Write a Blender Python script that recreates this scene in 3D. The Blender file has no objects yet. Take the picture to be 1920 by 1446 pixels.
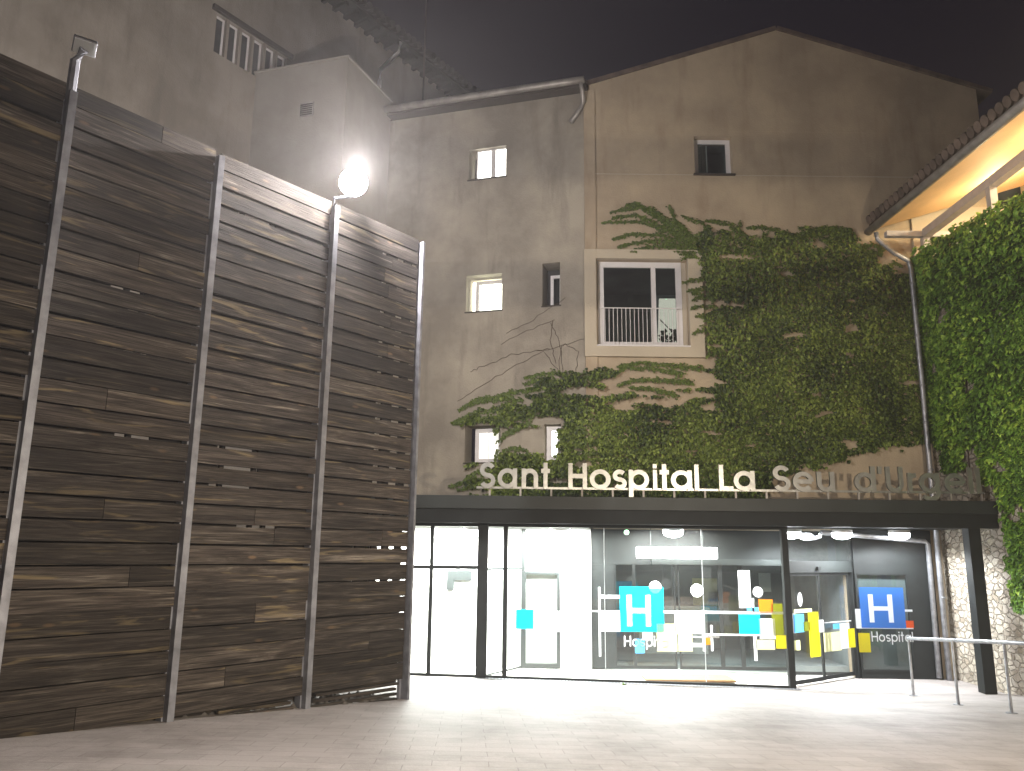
import bpy, math, random
import numpy as np
from mathutils import Vector, Matrix, noise
rad = math.radians
sc = bpy.context.scene
COL = sc.collection
random.seed(7)

# ---------------------------------------------------------------- camera
F = 1500.0; PITCH = rad(11.8); ROLL = .011; CZ = 2.4
_c, _s = math.cos(PITCH), math.sin(PITCH)
FW = Vector((0, _c, _s)); UP0 = Vector((0, -_s, _c)); R0 = Vector((1, 0, 0))
RI = R0*math.cos(ROLL) + UP0*math.sin(ROLL)
UI = UP0*math.cos(ROLL) - R0*math.sin(ROLL)
cam = bpy.data.cameras.new('camera'); camo = bpy.data.objects.new('camera', cam); COL.objects.link(camo)
m = Matrix.Identity(4)
for i in range(3):
    m[i][0] = RI[i]; m[i][1] = UI[i]; m[i][2] = -FW[i]
m[2][3] = CZ
camo.matrix_world = m
cam.sensor_width = 36; cam.lens = 36*F/1920; cam.clip_end = 500; cam.clip_start = .05
sc.camera = camo

# ---------------------------------------------------------------- night sky
w = bpy.data.worlds.new("World"); sc.world = w; w.use_nodes = True
nt = w.node_tree; bg = nt.nodes['Background']
sky = nt.nodes.new('ShaderNodeTexSky'); sky.sky_type = 'NISHITA'; sky.sun_disc = False
sky.sun_elevation = rad(-6); sky.sun_rotation = rad(40)
mx = nt.nodes.new('ShaderNodeMixRGB'); mx.blend_type = 'ADD'; mx.inputs[0].default_value = 1
mu = nt.nodes.new('ShaderNodeMixRGB'); mu.blend_type = 'MULTIPLY'; mu.inputs[0].default_value = 1
mu.inputs[2].default_value = (.05, .05, .05, 1)
nt.links.new(sky.outputs[0], mu.inputs[1]); nt.links.new(mu.outputs[0], mx.inputs[1])
mx.inputs[2].default_value = (.0060, .0042, .0085, 1)
nt.links.new(mx.outputs[0], bg.inputs[0]); bg.inputs[1].default_value = 1.0

sc.view_settings.view_transform = 'Standard'; sc.view_settings.look = 'None'
sc.view_settings.gamma = 1; sc.view_settings.exposure = 0
sc.render.engine = 'CYCLES'
try:
    sc.cycles.use_denoising = True
    sc.cycles.max_bounces = 8; sc.cycles.diffuse_bounces = 3; sc.cycles.glossy_bounces = 3
    sc.cycles.transparent_max_bounces = 16; sc.cycles.transmission_bounces = 4
    sc.cycles.sample_clamp_indirect = 4; sc.cycles.caustics_reflective = False; sc.cycles.caustics_refractive = False
except Exception: pass

# light strengths (W)
L_STREET = 3400; L_FLOOD = 1150; L_DOWN = 450; L_LOBBY = 1700; L_GALLERY = 240; GLARE_HAZE = .0028

# ---------------------------------------------------------------- photo -> world helpers (real planes)
def ray(px, py):
    return FW + RI*((px-960)/F) - UI*((py-723)/F)
def ony(px, py, Y):
    d = ray(px, py); t = Y/d.y; return Vector((d.x*t, Y, CZ+d.z*t))
def onx(px, py, X):
    d = ray(px, py); t = X/d.x; return Vector((X, d.y*t, CZ+d.z*t))
def onl(px, py, q, e):
    d = ray(px, py); det = -d.x*e[1]+d.y*e[0]
    t = (-q[0]*e[1]+q[1]*e[0])/det
    return Vector((d.x*t, d.y*t, CZ+d.z*t))
def gz(x, y):
    lat = .0226*min(max(5.9-x, 0), 9)
    y2 = 15.3-y
    if y2 <= 0: g = 0
    elif y2 < 4.9: g = .0936*y2
    elif y2 < 9.5: g = .459 + .066*(y2-4.9)
    else: g = .763
    return lat+g
def onground(px, py):
    d = ray(px, py)
    t = 3.0
    while t < 30:
        if CZ+d.z*t < gz(d.x*t, d.y*t): break
        t += .01
    return Vector((d.x*t, d.y*t, gz(d.x*t, d.y*t)))

# ---------------------------------------------------------------- materials
def newmat(name):
    m = bpy.data.materials.new(name); m.use_nodes = True
    n = m.node_tree; b = n.nodes['Principled BSDF']
    return m, n, b
def N(n, t, **k):
    x = n.nodes.new(t)
    for a, v in k.items():
        if a in x.inputs.keys(): x.inputs[a].default_value = v
        else: setattr(x, a, v)
    return x
def simple(name, col, rough=.6, metal=0, nscale=6, namt=.12, bump=0, bscale=60):
    m, n, b = newmat(name)
    tc = N(n, 'ShaderNodeTexCoord'); no = N(n, 'ShaderNodeTexNoise', Scale=nscale, Detail=6)
    n.links.new(tc.outputs['Object'], no.inputs['Vector'])
    cr = N(n, 'ShaderNodeValToRGB'); cr.color_ramp.elements[0].position = .3; cr.color_ramp.elements[1].position = .7
    cr.color_ramp.elements[0].color = tuple(c*(1-namt) for c in col)+(1,)
    cr.color_ramp.elements[1].color = tuple(min(1, c*(1+namt)) for c in col)+(1,)
    n.links.new(no.outputs['Fac'], cr.inputs[0]); n.links.new(cr.outputs[0], b.inputs['Base Color'])
    b.inputs['Roughness'].default_value = rough; b.inputs['Metallic'].default_value = metal
    if bump:
        n2 = N(n, 'ShaderNodeTexNoise', Scale=bscale, Detail=5); n.links.new(tc.outputs['Object'], n2.inputs['Vector'])
        bp = N(n, 'ShaderNodeBump', Strength=bump, Distance=.02); n.links.new(n2.outputs['Fac'], bp.inputs['Height'])
        n.links.new(bp.outputs[0], b.inputs['Normal'])
    return m
def emis(name, col, st):
    m, n, b = newmat(name)
    b.inputs['Base Color'].default_value = (.8, .8, .8, 1)
    b.inputs['Emission Color'].default_value = col+(1,); b.inputs['Emission Strength'].default_value = st
    return m
def glassmat(name, tint=(.97, .985, .98), refl=.06, rough=0.0):
    m, n, b = newmat(name); n.nodes.remove(b)
    out = [x for x in n.nodes if x.type == 'OUTPUT_MATERIAL'][0]
    tr = N(n, 'ShaderNodeBsdfTransparent', Color=tint+(1,)); gl = N(n, 'ShaderNodeBsdfGlossy', Roughness=rough)
    gl.inputs['Color'].default_value = (.9, .9, .9, 1)
    fr = N(n, 'ShaderNodeFresnel', IOR=1.45)
    ad = N(n, 'ShaderNodeMath', operation='ADD'); ad.inputs[1].default_value = refl-.04
    ad.use_clamp = True
    n.links.new(fr.outputs[0], ad.inputs[0])
    ge = N(n, 'ShaderNodeNewGeometry'); inv = N(n, 'ShaderNodeMath', operation='SUBTRACT'); inv.inputs[0].default_value = 1; n.links.new(ge.outputs['Backfacing'], inv.inputs[1])
    ml = N(n, 'ShaderNodeMath', operation='MULTIPLY'); n.links.new(ad.outputs[0], ml.inputs[0]); n.links.new(inv.outputs[0], ml.inputs[1]); ad = ml
    mi = N(n, 'ShaderNodeMixShader')
    n.links.new(ad.outputs[0], mi.inputs[0]); n.links.new(tr.outputs[0], mi.inputs[1]); n.links.new(gl.outputs[0], mi.inputs[2])
    n.links.new(mi.outputs[0], out.inputs[0])
    return m
def plaster(name, col, col2, stain=(.12, .10, .08), drip=.35, bump=.25):
    m, n, b = newmat(name)
    tc = N(n, 'ShaderNodeTexCoord')
    a = N(n, 'ShaderNodeTexNoise', Scale=.55, Detail=9, Roughness=.62)
    n.links.new(tc.outputs['Object'], a.inputs['Vector'])
    cr = N(n, 'ShaderNodeValToRGB'); cr.color_ramp.elements[0].position = .38; cr.color_ramp.elements[1].position = .62
    cr.color_ramp.elements[0].color = col2+(1,); cr.color_ramp.elements[1].color = col+(1,)
    n.links.new(a.outputs['Fac'], cr.inputs[0])
    mp = N(n, 'ShaderNodeMapping'); mp.inputs['Scale'].default_value = (1.7, 1.7, .28)
    n.links.new(tc.outputs['Object'], mp.inputs[0])
    d = N(n, 'ShaderNodeTexNoise', Scale=1.1, Detail=8, Roughness=.65); n.links.new(mp.outputs[0], d.inputs['Vector'])
    c2 = N(n, 'ShaderNodeValToRGB'); c2.color_ramp.elements[0].position = .52; c2.color_ramp.elements[1].position = .75
    c2.color_ramp.elements[0].color = (0, 0, 0, 1); c2.color_ramp.elements[1].color = (drip, drip, drip, 1)
    n.links.new(d.outputs['Fac'], c2.inputs[0])
    mi = N(n, 'ShaderNodeMixRGB'); n.links.new(c2.outputs[0], mi.inputs[0]); n.links.new(cr.outputs[0], mi.inputs[1])
    mi.inputs[2].default_value = stain+(1,)
    n.links.new(mi.outputs[0], b.inputs['Base Color']); b.inputs['Roughness'].default_value = .9
    f = N(n, 'ShaderNodeTexNoise', Scale=28, Detail=8); n.links.new(tc.outputs['Object'], f.inputs['Vector'])
    bp = N(n, 'ShaderNodeBump', Strength=bump, Distance=.03); n.links.new(f.outputs['Fac'], bp.inputs['Height'])
    n.links.new(bp.outputs[0], b.inputs['Normal'])
    return m

M = {}
M['gable'] = plaster('plaster_gable', (.46, .375, .265), (.33, .265, .19), (.18, .11, .065), .45)
M['wing'] = plaster('plaster_wing', (.38, .34, .275), (.225, .20, .165), (.13, .115, .095), .75)
M['old'] = plaster('plaster_old', (.30, .265, .225), (.20, .175, .145), (.12, .105, .09), .6)
M['annex'] = plaster('plaster_annex', (.35, .325, .285), (.28, .255, .22), (.2, .18, .15), .3)
M['surround'] = plaster('plaster_surround', (.50, .44, .34), (.45, .39, .30), (.3, .25, .18), .15)
M['white_paint'] = simple('white_paint', (.72, .70, .70), .45, nscale=3, namt=.05)
M['white_wall'] = simple('white_wall', (.82, .83, .80), .7, nscale=1.2, namt=.03)
M['black'] = simple('black_metal', (.009, .011, .011), .62, .0, nscale=4, namt=.25, bump=.05)
M['fascia'] = simple('fascia_metal', (.014, .018, .0175), .5, .2, nscale=1.5, namt=.3, bump=.08, bscale=30)
M['dark'] = simple('dark_interior', (.03, .03, .032), .8)
M['greywall'] = simple('grey_interior', (.22, .24, .24), .8, nscale=1, namt=.3)
M['steel'] = simple('galvanised_steel', (.34, .35, .38), .42, .55, nscale=9, namt=.3, bump=.05)
M['post'] = simple('fence_post_steel', (.26, .27, .31), .5, .35, nscale=7, namt=.3, bump=.06)
M['sign'] = simple('sign_metal', (.36, .36, .345), .30, .8, nscale=5, namt=.12, bump=.12, bscale=8)
M['gutter'] = simple('zinc', (.30, .28, .26), .5, .4, nscale=4, namt=.3)
M['tile'] = simple('roof_tile', (.10, .072, .056), .9, nscale=3, namt=.5, bump=.3, bscale=20)
M['old_tile'] = simple('dark_old_tile', (.028, .024, .024), .95, nscale=3, namt=.4)
M['old_timber'] = simple('shaded_timber', (.018, .016, .016), .95)  # eave tile and timber darkened, underside shade put into the colour
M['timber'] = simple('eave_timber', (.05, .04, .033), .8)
M['soffit'] = simple('soffit_paint', (.74, .50, .24), .75, nscale=2, namt=.08)
M['beam'] = simple('painted_beam', (.42, .40, .40), .6)
def vinyl(name, col):
    m, n, b = newmat(name); out = [x for x in n.nodes if x.type == 'OUTPUT_MATERIAL'][0]
    b.inputs['Base Color'].default_value = col+(1,); b.inputs['Roughness'].default_value = .4
    t = N(n, 'ShaderNodeBsdfTranslucent', Color=col+(1,)); mi = N(n, 'ShaderNodeMixShader'); mi.inputs[0].default_value = .65
    n.links.new(b.outputs[0], mi.inputs[1]); n.links.new(t.outputs[0], mi.inputs[2]); n.links.new(mi.outputs[0], out.inputs[0])
    return m
for k, c in dict(cyan=(.0, .55, .72), blue=(.04, .17, .55), skyblue=(.10, .40, .75), white=(.82, .84, .86), yellow=(.72, .60, .01), cream=(.84, .82, .45), olive=(.17, .18, .005), orange=(.80, .20, .01), red=(.75, .09, .01)).items():
    M[k] = vinyl(k+'_vinyl', c)
M['mat'] = simple('doormat_fibre', (.20, .12, .055), .95, nscale=40, bump=.3)
M['glass'] = glassmat('clear_glass')
M['black'].node_tree.nodes['Principled BSDF'].inputs['Specular IOR Level'].default_value = .25
M['glass_side'] = glassmat('low_glare_glass', refl=-.5)
M['glass_dark'] = glassmat('grey_glass', (.72, .76, .76), .10)
M['lamp_white'] = emis('lamp_white', (.92, .96, 1.0), 40)
M['lamp_soft'] = emis('lamp_soft', (.92, .94, 1.0), 9)
M['lamp_flood'] = emis('lamp_flood', (1, .95, .92), 220)
M['lamp_tube'] = emis('lamp_tube', (.97, .98, 1), 3.0)
M['lit_blind'] = emis('lit_blind', (1.0, 1.0, .90), 5)
M['lit_room'] = emis('lit_room', (1.0, .99, .86), .95)
M['green_led'] = emis('green_led', (.4, 1, .5), 3)
M['lit_stair'] = emis('lit_stair', (1.0, .93, .74), .8)
M['bark'] = simple('vine_stem', (.07, .05, .035), .9)
M['rock'] = simple('rubble', (.13, .12, .11), .9, nscale=5, namt=.5, bump=.4, bscale=12)
M['floor'] = simple('lobby_tile', (.70, .68, .64), .4, nscale=1, namt=.04)
M['plantgreen'] = simple('houseplant_leaf', (.02, .04, .02), .6)

def woodmat():
    m, n, b = newmat('weathered_pine')
    tc = N(n, 'ShaderNodeTexCoord'); at = N(n, 'ShaderNodeAttribute', attribute_name='var')
    mp = N(n, 'ShaderNodeMapping'); mp.inputs['Scale'].default_value = (.55, 6, 9)
    ad = N(n, 'ShaderNodeVectorMath', operation='ADD')
    sc_ = N(n, 'ShaderNodeVectorMath', operation='SCALE'); sc_.inputs['Scale'].default_value = 37
    n.links.new(at.outputs['Color'], sc_.inputs[0])
    n.links.new(tc.outputs['Object'], mp.inputs[0]); n.links.new(mp.outputs[0], ad.inputs[0]); n.links.new(sc_.outputs[0], ad.inputs[1])
    g = N(n, 'ShaderNodeTexNoise', Scale=1.6, Detail=10, Roughness=.68, Distortion=1.2); n.links.new(ad.outputs[0], g.inputs['Vector'])
    cr = N(n, 'ShaderNodeValToRGB'); e = cr.color_ramp.elements
    e[0].position = .34; e[0].color = (.020, .0155, .0135, 1); e[1].position = .74; e[1].color = (.25, .220, .190, 1)
    k = e.new(.46); k.color = (.046, .037, .032, 1); k = e.new(.58); k.color = (.080, .067, .057, 1)
    n.links.new(g.outputs['Fac'], cr.inputs[0])
    # fine grain
    mp2 = N(n, 'ShaderNodeMapping'); mp2.inputs['Scale'].default_value = (1.2, 40, 60)
    n.links.new(tc.outputs['Object'], mp2.inputs[0])
    g2 = N(n, 'ShaderNodeTexNoise', Scale=2.2, Detail=4, Distortion=.6); n.links.new(mp2.outputs[0], g2.inputs['Vector'])
    mr = N(n, 'ShaderNodeMapRange'); mr.inputs['From Min'].default_value = .3; mr.inputs['From Max'].default_value = .7
    mr.inputs['To Min'].default_value = .38; mr.inputs['To Max'].default_value = 1.9
    n.links.new(g2.outputs['Fac'], mr.inputs[0])
    mm = N(n, 'ShaderNodeMixRGB', blend_type='MULTIPLY'); mm.inputs[0].default_value = 1
    n.links.new(cr.outputs[0], mm.inputs[1]); n.links.new(mr.outputs[0], mm.inputs[2])
    # worn yellow streaks
    mp3 = N(n, 'ShaderNodeMapping'); mp3.inputs['Scale'].default_value = (.9, 5, 11)
    n.links.new(tc.outputs['Object'], mp3.inputs[0])
    ad3 = N(n, 'ShaderNodeVectorMath', operation='ADD'); n.links.new(mp3.outputs[0], ad3.inputs[0]); n.links.new(sc_.outputs[0], ad3.inputs[1])
    g3 = N(n, 'ShaderNodeTexNoise', Scale=1.0, Detail=5, Distortion=1.5); n.links.new(ad3.outputs[0], g3.inputs['Vector'])
    c3 = N(n, 'ShaderNodeValToRGB'); c3.color_ramp.elements[0].position = .60; c3.color_ramp.elements[1].position = .70
    c3.color_ramp.elements[1].color = (.8, .8, .8, 1)
    n.links.new(g3.outputs['Fac'], c3.inputs[0])
    m3 = N(n, 'ShaderNodeMixRGB'); n.links.new(c3.outputs[0], m3.inputs[0]); n.links.new(mm.outputs[0], m3.inputs[1])
    m3.inputs[2].default_value = (.26, .205, .12, 1)
    # knots
    mp4 = N(n, 'ShaderNodeMapping'); mp4.inputs['Scale'].default_value = (1.7, 1, 5)
    n.links.new(tc.outputs['Object'], mp4.inputs[0])
    ad4 = N(n, 'ShaderNodeVectorMath', operation='ADD'); n.links.new(mp4.outputs[0], ad4.inputs[0]); n.links.new(sc_.outputs[0], ad4.inputs[1])
    vo = N(n, 'ShaderNodeTexVoronoi', Scale=1.0); n.links.new(ad4.outputs[0], vo.inputs['Vector'])
    c4 = N(n, 'ShaderNodeValToRGB'); q = c4.color_ramp.elements
    q[0].position = .05; q[0].color = (.6, .6, .6, 1); q[1].position = .11; q[1].color = (0, 0, 0, 1)
    n.links.new(vo.outputs['Distance'], c4.inputs[0])
    m4 = N(n, 'ShaderNodeMixRGB'); n.links.new(c4.outputs[0], m4.inputs[0]); n.links.new(m3.outputs[0], m4.inputs[1])
    m4.inputs[2].default_value = (.26, .17, .10, 1)
    # per plank tone
    se = N(n, 'ShaderNodeSeparateColor'); n.links.new(at.outputs['Color'], se.inputs[0])
    m5 = N(n, 'ShaderNodeMixRGB', blend_type='MULTIPLY'); m5.inputs[0].default_value = 1
    pr = N(n, 'ShaderNodeMapRange'); pr.inputs['To Min'].default_value = .38; pr.inputs['To Max'].default_value = 1.05
    n.links.new(se.outputs[0], pr.inputs[0]); n.links.new(m4.outputs[0], m5.inputs[1]); n.links.new(pr.outputs[0], m5.inputs[2])
    n.links.new(m5.outputs[0], b.inputs['Base Color']); b.inputs['Roughness'].default_value = .9
    bp = N(n, 'ShaderNodeBump', Strength=.6, Distance=.012); n.links.new(g2.outputs['Fac'], bp.inputs['Height'])
    n.links.new(bp.outputs[0], b.inputs['Normal'])
    return m
M['wood'] = woodmat()

def stonemat():
    m, n, b = newmat('rubble_stone_wall')
    tc = N(n, 'ShaderNodeTexCoord')
    mp = N(n, 'ShaderNodeMapping'); mp.inputs['Scale'].default_value = (5.5, 5.5, 9)
    n.links.new(tc.outputs['Object'], mp.inputs[0])
    no = N(n, 'ShaderNodeTexNoise', Scale=3, Detail=4); n.links.new(tc.outputs['Object'], no.inputs['Vector'])
    ad = N(n, 'ShaderNodeVectorMath', operation='ADD'); n.links.new(mp.outputs[0], ad.inputs[0]); n.links.new(no.outputs['Color'], ad.inputs[1])
    v = N(n, 'ShaderNodeTexVoronoi', Scale=1); n.links.new(ad.outputs[0], v.inputs['Vector'])
    v2 = N(n, 'ShaderNodeTexVoronoi', Scale=1, feature='DISTANCE_TO_EDGE'); n.links.new(ad.outputs[0], v2.inputs['Vector'])
    cr = N(n, 'ShaderNodeValToRGB'); e = cr.color_ramp.elements
    e[0].color = (.34, .28, .21, 1); e[1].color = (.62, .55, .44, 1); k = e.new(.5); k.color = (.56, .50, .42, 1)
    se = N(n, 'ShaderNodeSeparateColor'); n.links.new(v.outputs['Color'], se.inputs[0]); n.links.new(se.outputs[0], cr.inputs[0])
    c2 = N(n, 'ShaderNodeValToRGB'); c2.color_ramp.elements[0].position = .02; c2.color_ramp.elements[1].position = .10
    n.links.new(v2.outputs['Distance'], c2.inputs[0])
    mi = N(n, 'ShaderNodeMixRGB'); n.links.new(c2.outputs[0], mi.inputs[0]); mi.inputs[1].default_value = (.40, .35, .28, 1)
    n.links.new(cr.outputs[0], mi.inputs[2])
    f = N(n, 'ShaderNodeTexNoise', Scale=18, Detail=8); n.links.new(tc.outputs['Object'], f.inputs['Vector'])
    mo = N(n, 'ShaderNodeMixRGB', blend_type='MULTIPLY'); mo.inputs[0].default_value = .5
    n.links.new(mi.outputs[0], mo.inputs[1]); n.links.new(f.outputs['Fac'], mo.inputs[2])
    n.links.new(mo.outputs[0], b.inputs['Base Color']); b.inputs['Roughness'].default_value = .95
    a2 = N(n, 'ShaderNodeMath', operation='MULTIPLY_ADD'); a2.inputs[1].default_value = .35
    n.links.new(f.outputs['Fac'], a2.inputs[0]); n.links.new(c2.outputs[0], a2.inputs[2])
    bp = N(n, 'ShaderNodeBump', Strength=.9, Distance=.05); n.links.new(a2.outputs[0], bp.inputs['Height'])
    n.links.new(bp.outputs[0], b.inputs['Normal'])
    return m
M['stone'] = stonemat()

def pavemat():
    m, n, b = newmat('paving_slabs')
    tc = N(n, 'ShaderNodeTexCoord')
    wn = N(n, 'ShaderNodeTexNoise', Scale=2.5, Detail=3); n.links.new(tc.outputs['Object'], wn.inputs['Vector'])
    mp = N(n, 'ShaderNodeMapping'); mp.inputs['Rotation'].default_value = (0, 0, rad(-3))
    n.links.new(tc.outputs['Object'], mp.inputs[0])
    br = N(n, 'ShaderNodeTexBrick', Scale=1); br.offset = .5
    br.inputs['Color1'].default_value = (.43, .395, .38, 1); br.inputs['Color2'].default_value = (.49, .45, .435, 1)
    br.inputs['Mortar'].default_value = (.27, .235, .22, 1); br.inputs['Brick Width'].default_value = .42
    br.inputs['Row Height'].default_value = .21; br.inputs['Mortar Size'].default_value = .0035; br.inputs['Mortar Smooth'].default_value = .4
    ws = N(n, 'ShaderNodeVectorMath', operation='SCALE'); ws.inputs['Scale'].default_value = .035; n.links.new(wn.outputs['Color'], ws.inputs[0])
    wa = N(n, 'ShaderNodeVectorMath', operation='ADD'); n.links.new(mp.outputs[0], wa.inputs[0]); n.links.new(ws.outputs[0], wa.inputs[1])
    n.links.new(wa.outputs[0], br.inputs['Vector'])
    a = N(n, 'ShaderNodeTexNoise', Scale=.9, Detail=9, Roughness=.7); n.links.new(tc.outputs['Object'], a.inputs['Vector'])
    cr = N(n, 'ShaderNodeValToRGB'); cr.color_ramp.elements[0].position = .28; cr.color_ramp.elements[1].position = .55
    cr.color_ramp.elements[0].color = (.50, .48, .46, 1); cr.color_ramp.elements[1].color = (.92, .92, .92, 1)
    n.links.new(a.outputs['Fac'], cr.inputs[0])
    mo = N(n, 'ShaderNodeMixRGB', blend_type='MULTIPLY'); mo.inputs[0].default_value = 1
    n.links.new(br.outputs['Color'], mo.inputs[1]); n.links.new(cr.outputs[0], mo.inputs[2])
    # worn pale scuffs
    s = N(n, 'ShaderNodeTexNoise', Scale=3.2, Detail=8, Roughness=.75, Distortion=1); n.links.new(tc.outputs['Object'], s.inputs['Vector'])
    c5 = N(n, 'ShaderNodeValToRGB'); c5.color_ramp.elements[0].position = .60; c5.color_ramp.elements[1].position = .72
    c5.color_ramp.elements[1].color = (.5, .5, .5, 1)
    n.links.new(s.outputs['Fac'], c5.inputs[0])
    m6 = N(n, 'ShaderNodeMixRGB'); n.links.new(c5.outputs[0], m6.inputs[0]); n.links.new(mo.outputs[0], m6.inputs[1])
    m6.inputs[2].default_value = (.56, .52, .50, 1)
    n.links.new(m6.outputs[0], b.inputs['Base Color']); b.inputs['Roughness'].default_value = .6
    f = N(n, 'ShaderNodeTexNoise', Scale=35, Detail=6); n.links.new(tc.outputs['Object'], f.inputs['Vector'])
    mh = N(n, 'ShaderNodeMath', operation='MULTIPLY_ADD'); mh.inputs[1].default_value = -.8
    n.links.new(br.outputs['Fac'], mh.inputs[0]); n.links.new(f.outputs['Fac'], mh.inputs[2])
    bp = N(n, 'ShaderNodeBump', Strength=.5, Distance=.008); n.links.new(mh.outputs[0], bp.inputs['Height'])
    n.links.new(bp.outputs[0], b.inputs['Normal'])
    return m
M['pave'] = pavemat()

def leafmat(name, a, c, d):
    m, n, b = newmat(name)
    at = N(n, 'ShaderNodeAttribute', attribute_name='var')
    se = N(n, 'ShaderNodeSeparateColor'); n.links.new(at.outputs['Color'], se.inputs[0])
    cr = N(n, 'ShaderNodeValToRGB'); e = cr.color_ramp.elements
    e[0].color = a+(1,); e[1].color = d+(1,); k = e.new(.55); k.color = c+(1,)
    n.links.new(se.outputs[0], cr.inputs[0]); n.links.new(cr.outputs[0], b.inputs['Base Color'])
    b.inputs['Roughness'].default_value = .5; b.inputs['Specular IOR Level'].default_value = .35
    return m
M['ivy'] = leafmat('ivy_leaf', (.024, .042, .012), (.115, .165, .03), (.27, .34, .075))
M['ivy_near'] = leafmat('ivy_leaf_bright', (.035, .085, .012), (.14, .28, .03), (.36, .52, .07))

# ---------------------------------------------------------------- mesh helpers
class MB:
    def __init__(s): s.v = []; s.f = []; s.var = None
    def add(s, vs, fs, var=None):
        o = len(s.v); s.v += [tuple(p) for p in vs]; s.f += [tuple(i+o for i in f) for f in fs]
        if var is not None:
            if s.var is None: s.var = []
            s.var += [var]*len(vs)
        return s
    def ob(s, O, U, V, W, var=None):      # box from a corner and three edge vectors
        O, U, V, W = map(Vector, (O, U, V, W))
        vs = [O, O+U, O+U+V, O+V, O+W, O+U+W, O+U+V+W, O+V+W]
        fs = [(0, 3, 2, 1), (4, 5, 6, 7), (0, 1, 5, 4), (1, 2, 6, 5), (2, 3, 7, 6), (3, 0, 4, 7)]
        if U.cross(V).dot(W) < 0: fs = [f[::-1] for f in fs]
        return s.add(vs, fs, var)
    def sheet(s, x0, x1, y, z0, z1): return s.add([(x0, y, z0), (x1, y, z0), (x1, y, z1), (x0, y, z1)], [(0, 1, 2, 3)])
    def box(s, x0, x1, y0, y1, z0, z1, var=None):
        return s.ob((x0, y0, z0), (x1-x0, 0, 0), (0, y1-y0, 0), (0, 0, z1-z0), var)
    def prism(s, pts, ext):
        pts = [Vector(p) for p in pts]; e = Vector(ext); n = len(pts)
        fs = [tuple(range(n))[::-1], tuple(range(n, 2*n))] + [(i, (i+1) % n, n+(i+1) % n, n+i) for i in range(n)]
        return s.add(pts+[p+e for p in pts], fs)
    def tube(s, pts, r, n=8, caps=True):
        pts = [Vector(p) for p in pts]; rings = []
        for i, p in enumerate(pts):
            d = (pts[min(i+1, len(pts)-1)]-pts[max(i-1, 0)]).normalized()
            a = d.cross(Vector((0, 0, 1)) if abs(d.z) < .9 else Vector((1, 0, 0))).normalized(); b = d.cross(a)
            rr = r[i] if isinstance(r, (list, tuple)) else r
            rings.append([p+(a*math.cos(t)+b*math.sin(t))*rr for t in [2*math.pi*k/n for k in range(n)]])
        vs = [q for R in rings for q in R]; fs = []
        for i in range(len(pts)-1):
            for k in range(n):
                fs.append((i*n+k, i*n+(k+1) % n, (i+1)*n+(k+1) % n, (i+1)*n+k))
        if caps: fs += [tuple(range(n))[::-1], tuple((len(pts)-1)*n+k for k in range(n))]
        return s.add(vs, fs)
    def disc(s, c, r, h, n=28, ax='z'):
        c = Vector(c)
        e = Vector((0, 0, h)) if ax == 'z' else Vector((0, h, 0))
        pts = [c+(Vector((math.cos(t), math.sin(t), 0)) if ax == 'z' else Vector((math.cos(t), 0, math.sin(t))))*r for t in [2*math.pi*k/n for k in range(n)]]
        return s.prism(pts, e)
    def build(s, name, mat, parent=None, origin=None, smooth=False, bevel=0):
        if origin is None:
            if parent is not None: origin = worldloc(parent)
            else:
                a = np.array(s.v); origin = Vector(((a[:, 0].min()+a[:, 0].max())/2, (a[:, 1].min()+a[:, 1].max())/2, a[:, 2].min()))
        o_ = Vector(origin)
        me = bpy.data.meshes.new(name); me.from_pydata([tuple(Vector(p)-o_) for p in s.v], [], s.f); me.update()
        if s.var:
            ca = me.color_attributes.new('var', 'FLOAT_COLOR', 'POINT')
            ca.data.foreach_set('color', np.array([(a[0], a[1], a[2], 1) for a in s.var], dtype=np.float32).ravel())
        me.materials.append(mat if not isinstance(mat, str) else M[mat])
        if smooth:
            for p in me.polygons: p.use_smooth = True
        ob = bpy.data.objects.new(name, me); COL.objects.link(ob)
        if parent is not None: ob.parent = parent; ob.location = o_-worldloc(parent)
        else: ob.location = o_
        if bevel:
            b = ob.modifiers.new('bevel', 'BEVEL'); b.width = bevel; b.segments = 2; b.limit_method = 'ANGLE'
        return ob
def worldloc(o):
    l = Vector((0, 0, 0))
    while o is not None: l += o.location; o = o.parent
    return l
def tag(o, label=None, cat=None, group=None, kind=None):
    if label: o['label'] = label
    if cat: o['category'] = cat
    if group: o['group'] = group
    if kind: o['kind'] = kind
    return o
def thing(name, loc, label, cat, group=None):
    o = bpy.data.objects.new(name, None); COL.objects.link(o); o.location = loc; o.empty_display_size = .2
    return tag(o, label, cat, group)
def copy_tree(o, parent=None):
    c = o.copy(); COL.objects.link(c)
    if parent is not None: c.parent = parent
    for ch in list(o.children): copy_tree(ch, c)
    return c

def wallcells(mb, O, U, T, L, z0, z1, holes, bands=()):
    """wall in cells along unit U from O; T = inward thickness vector; holes = (u0,u1,z0,z1)"""
    O = Vector(O); U = Vector(U)
    us = sorted({0, L} | {h[0] for h in holes} | {h[1] for h in holes}); zs = sorted({z0, z1} | {h[2] for h in holes} | {h[3] for h in holes})
    for i in range(len(us)-1):
        run = None
        for j in range(len(zs)-1):
            cu = (us[i]+us[i+1])/2; cz = (zs[j]+zs[j+1])/2
            hole = any(h[0] < cu < h[1] and h[2] < cz < h[3] for h in holes)
            if hole:
                if run is not None: mb.ob(O+U*us[i]+Vector((0, 0, run)), U*(us[i+1]-us[i]), T, (0, 0, zs[j]-run)); run = None
            elif run is None: run = zs[j]
        if run is not None: mb.ob(O+U*us[i]+Vector((0, 0, run)), U*(us[i+1]-us[i]), T, (0, 0, z1-run))

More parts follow.
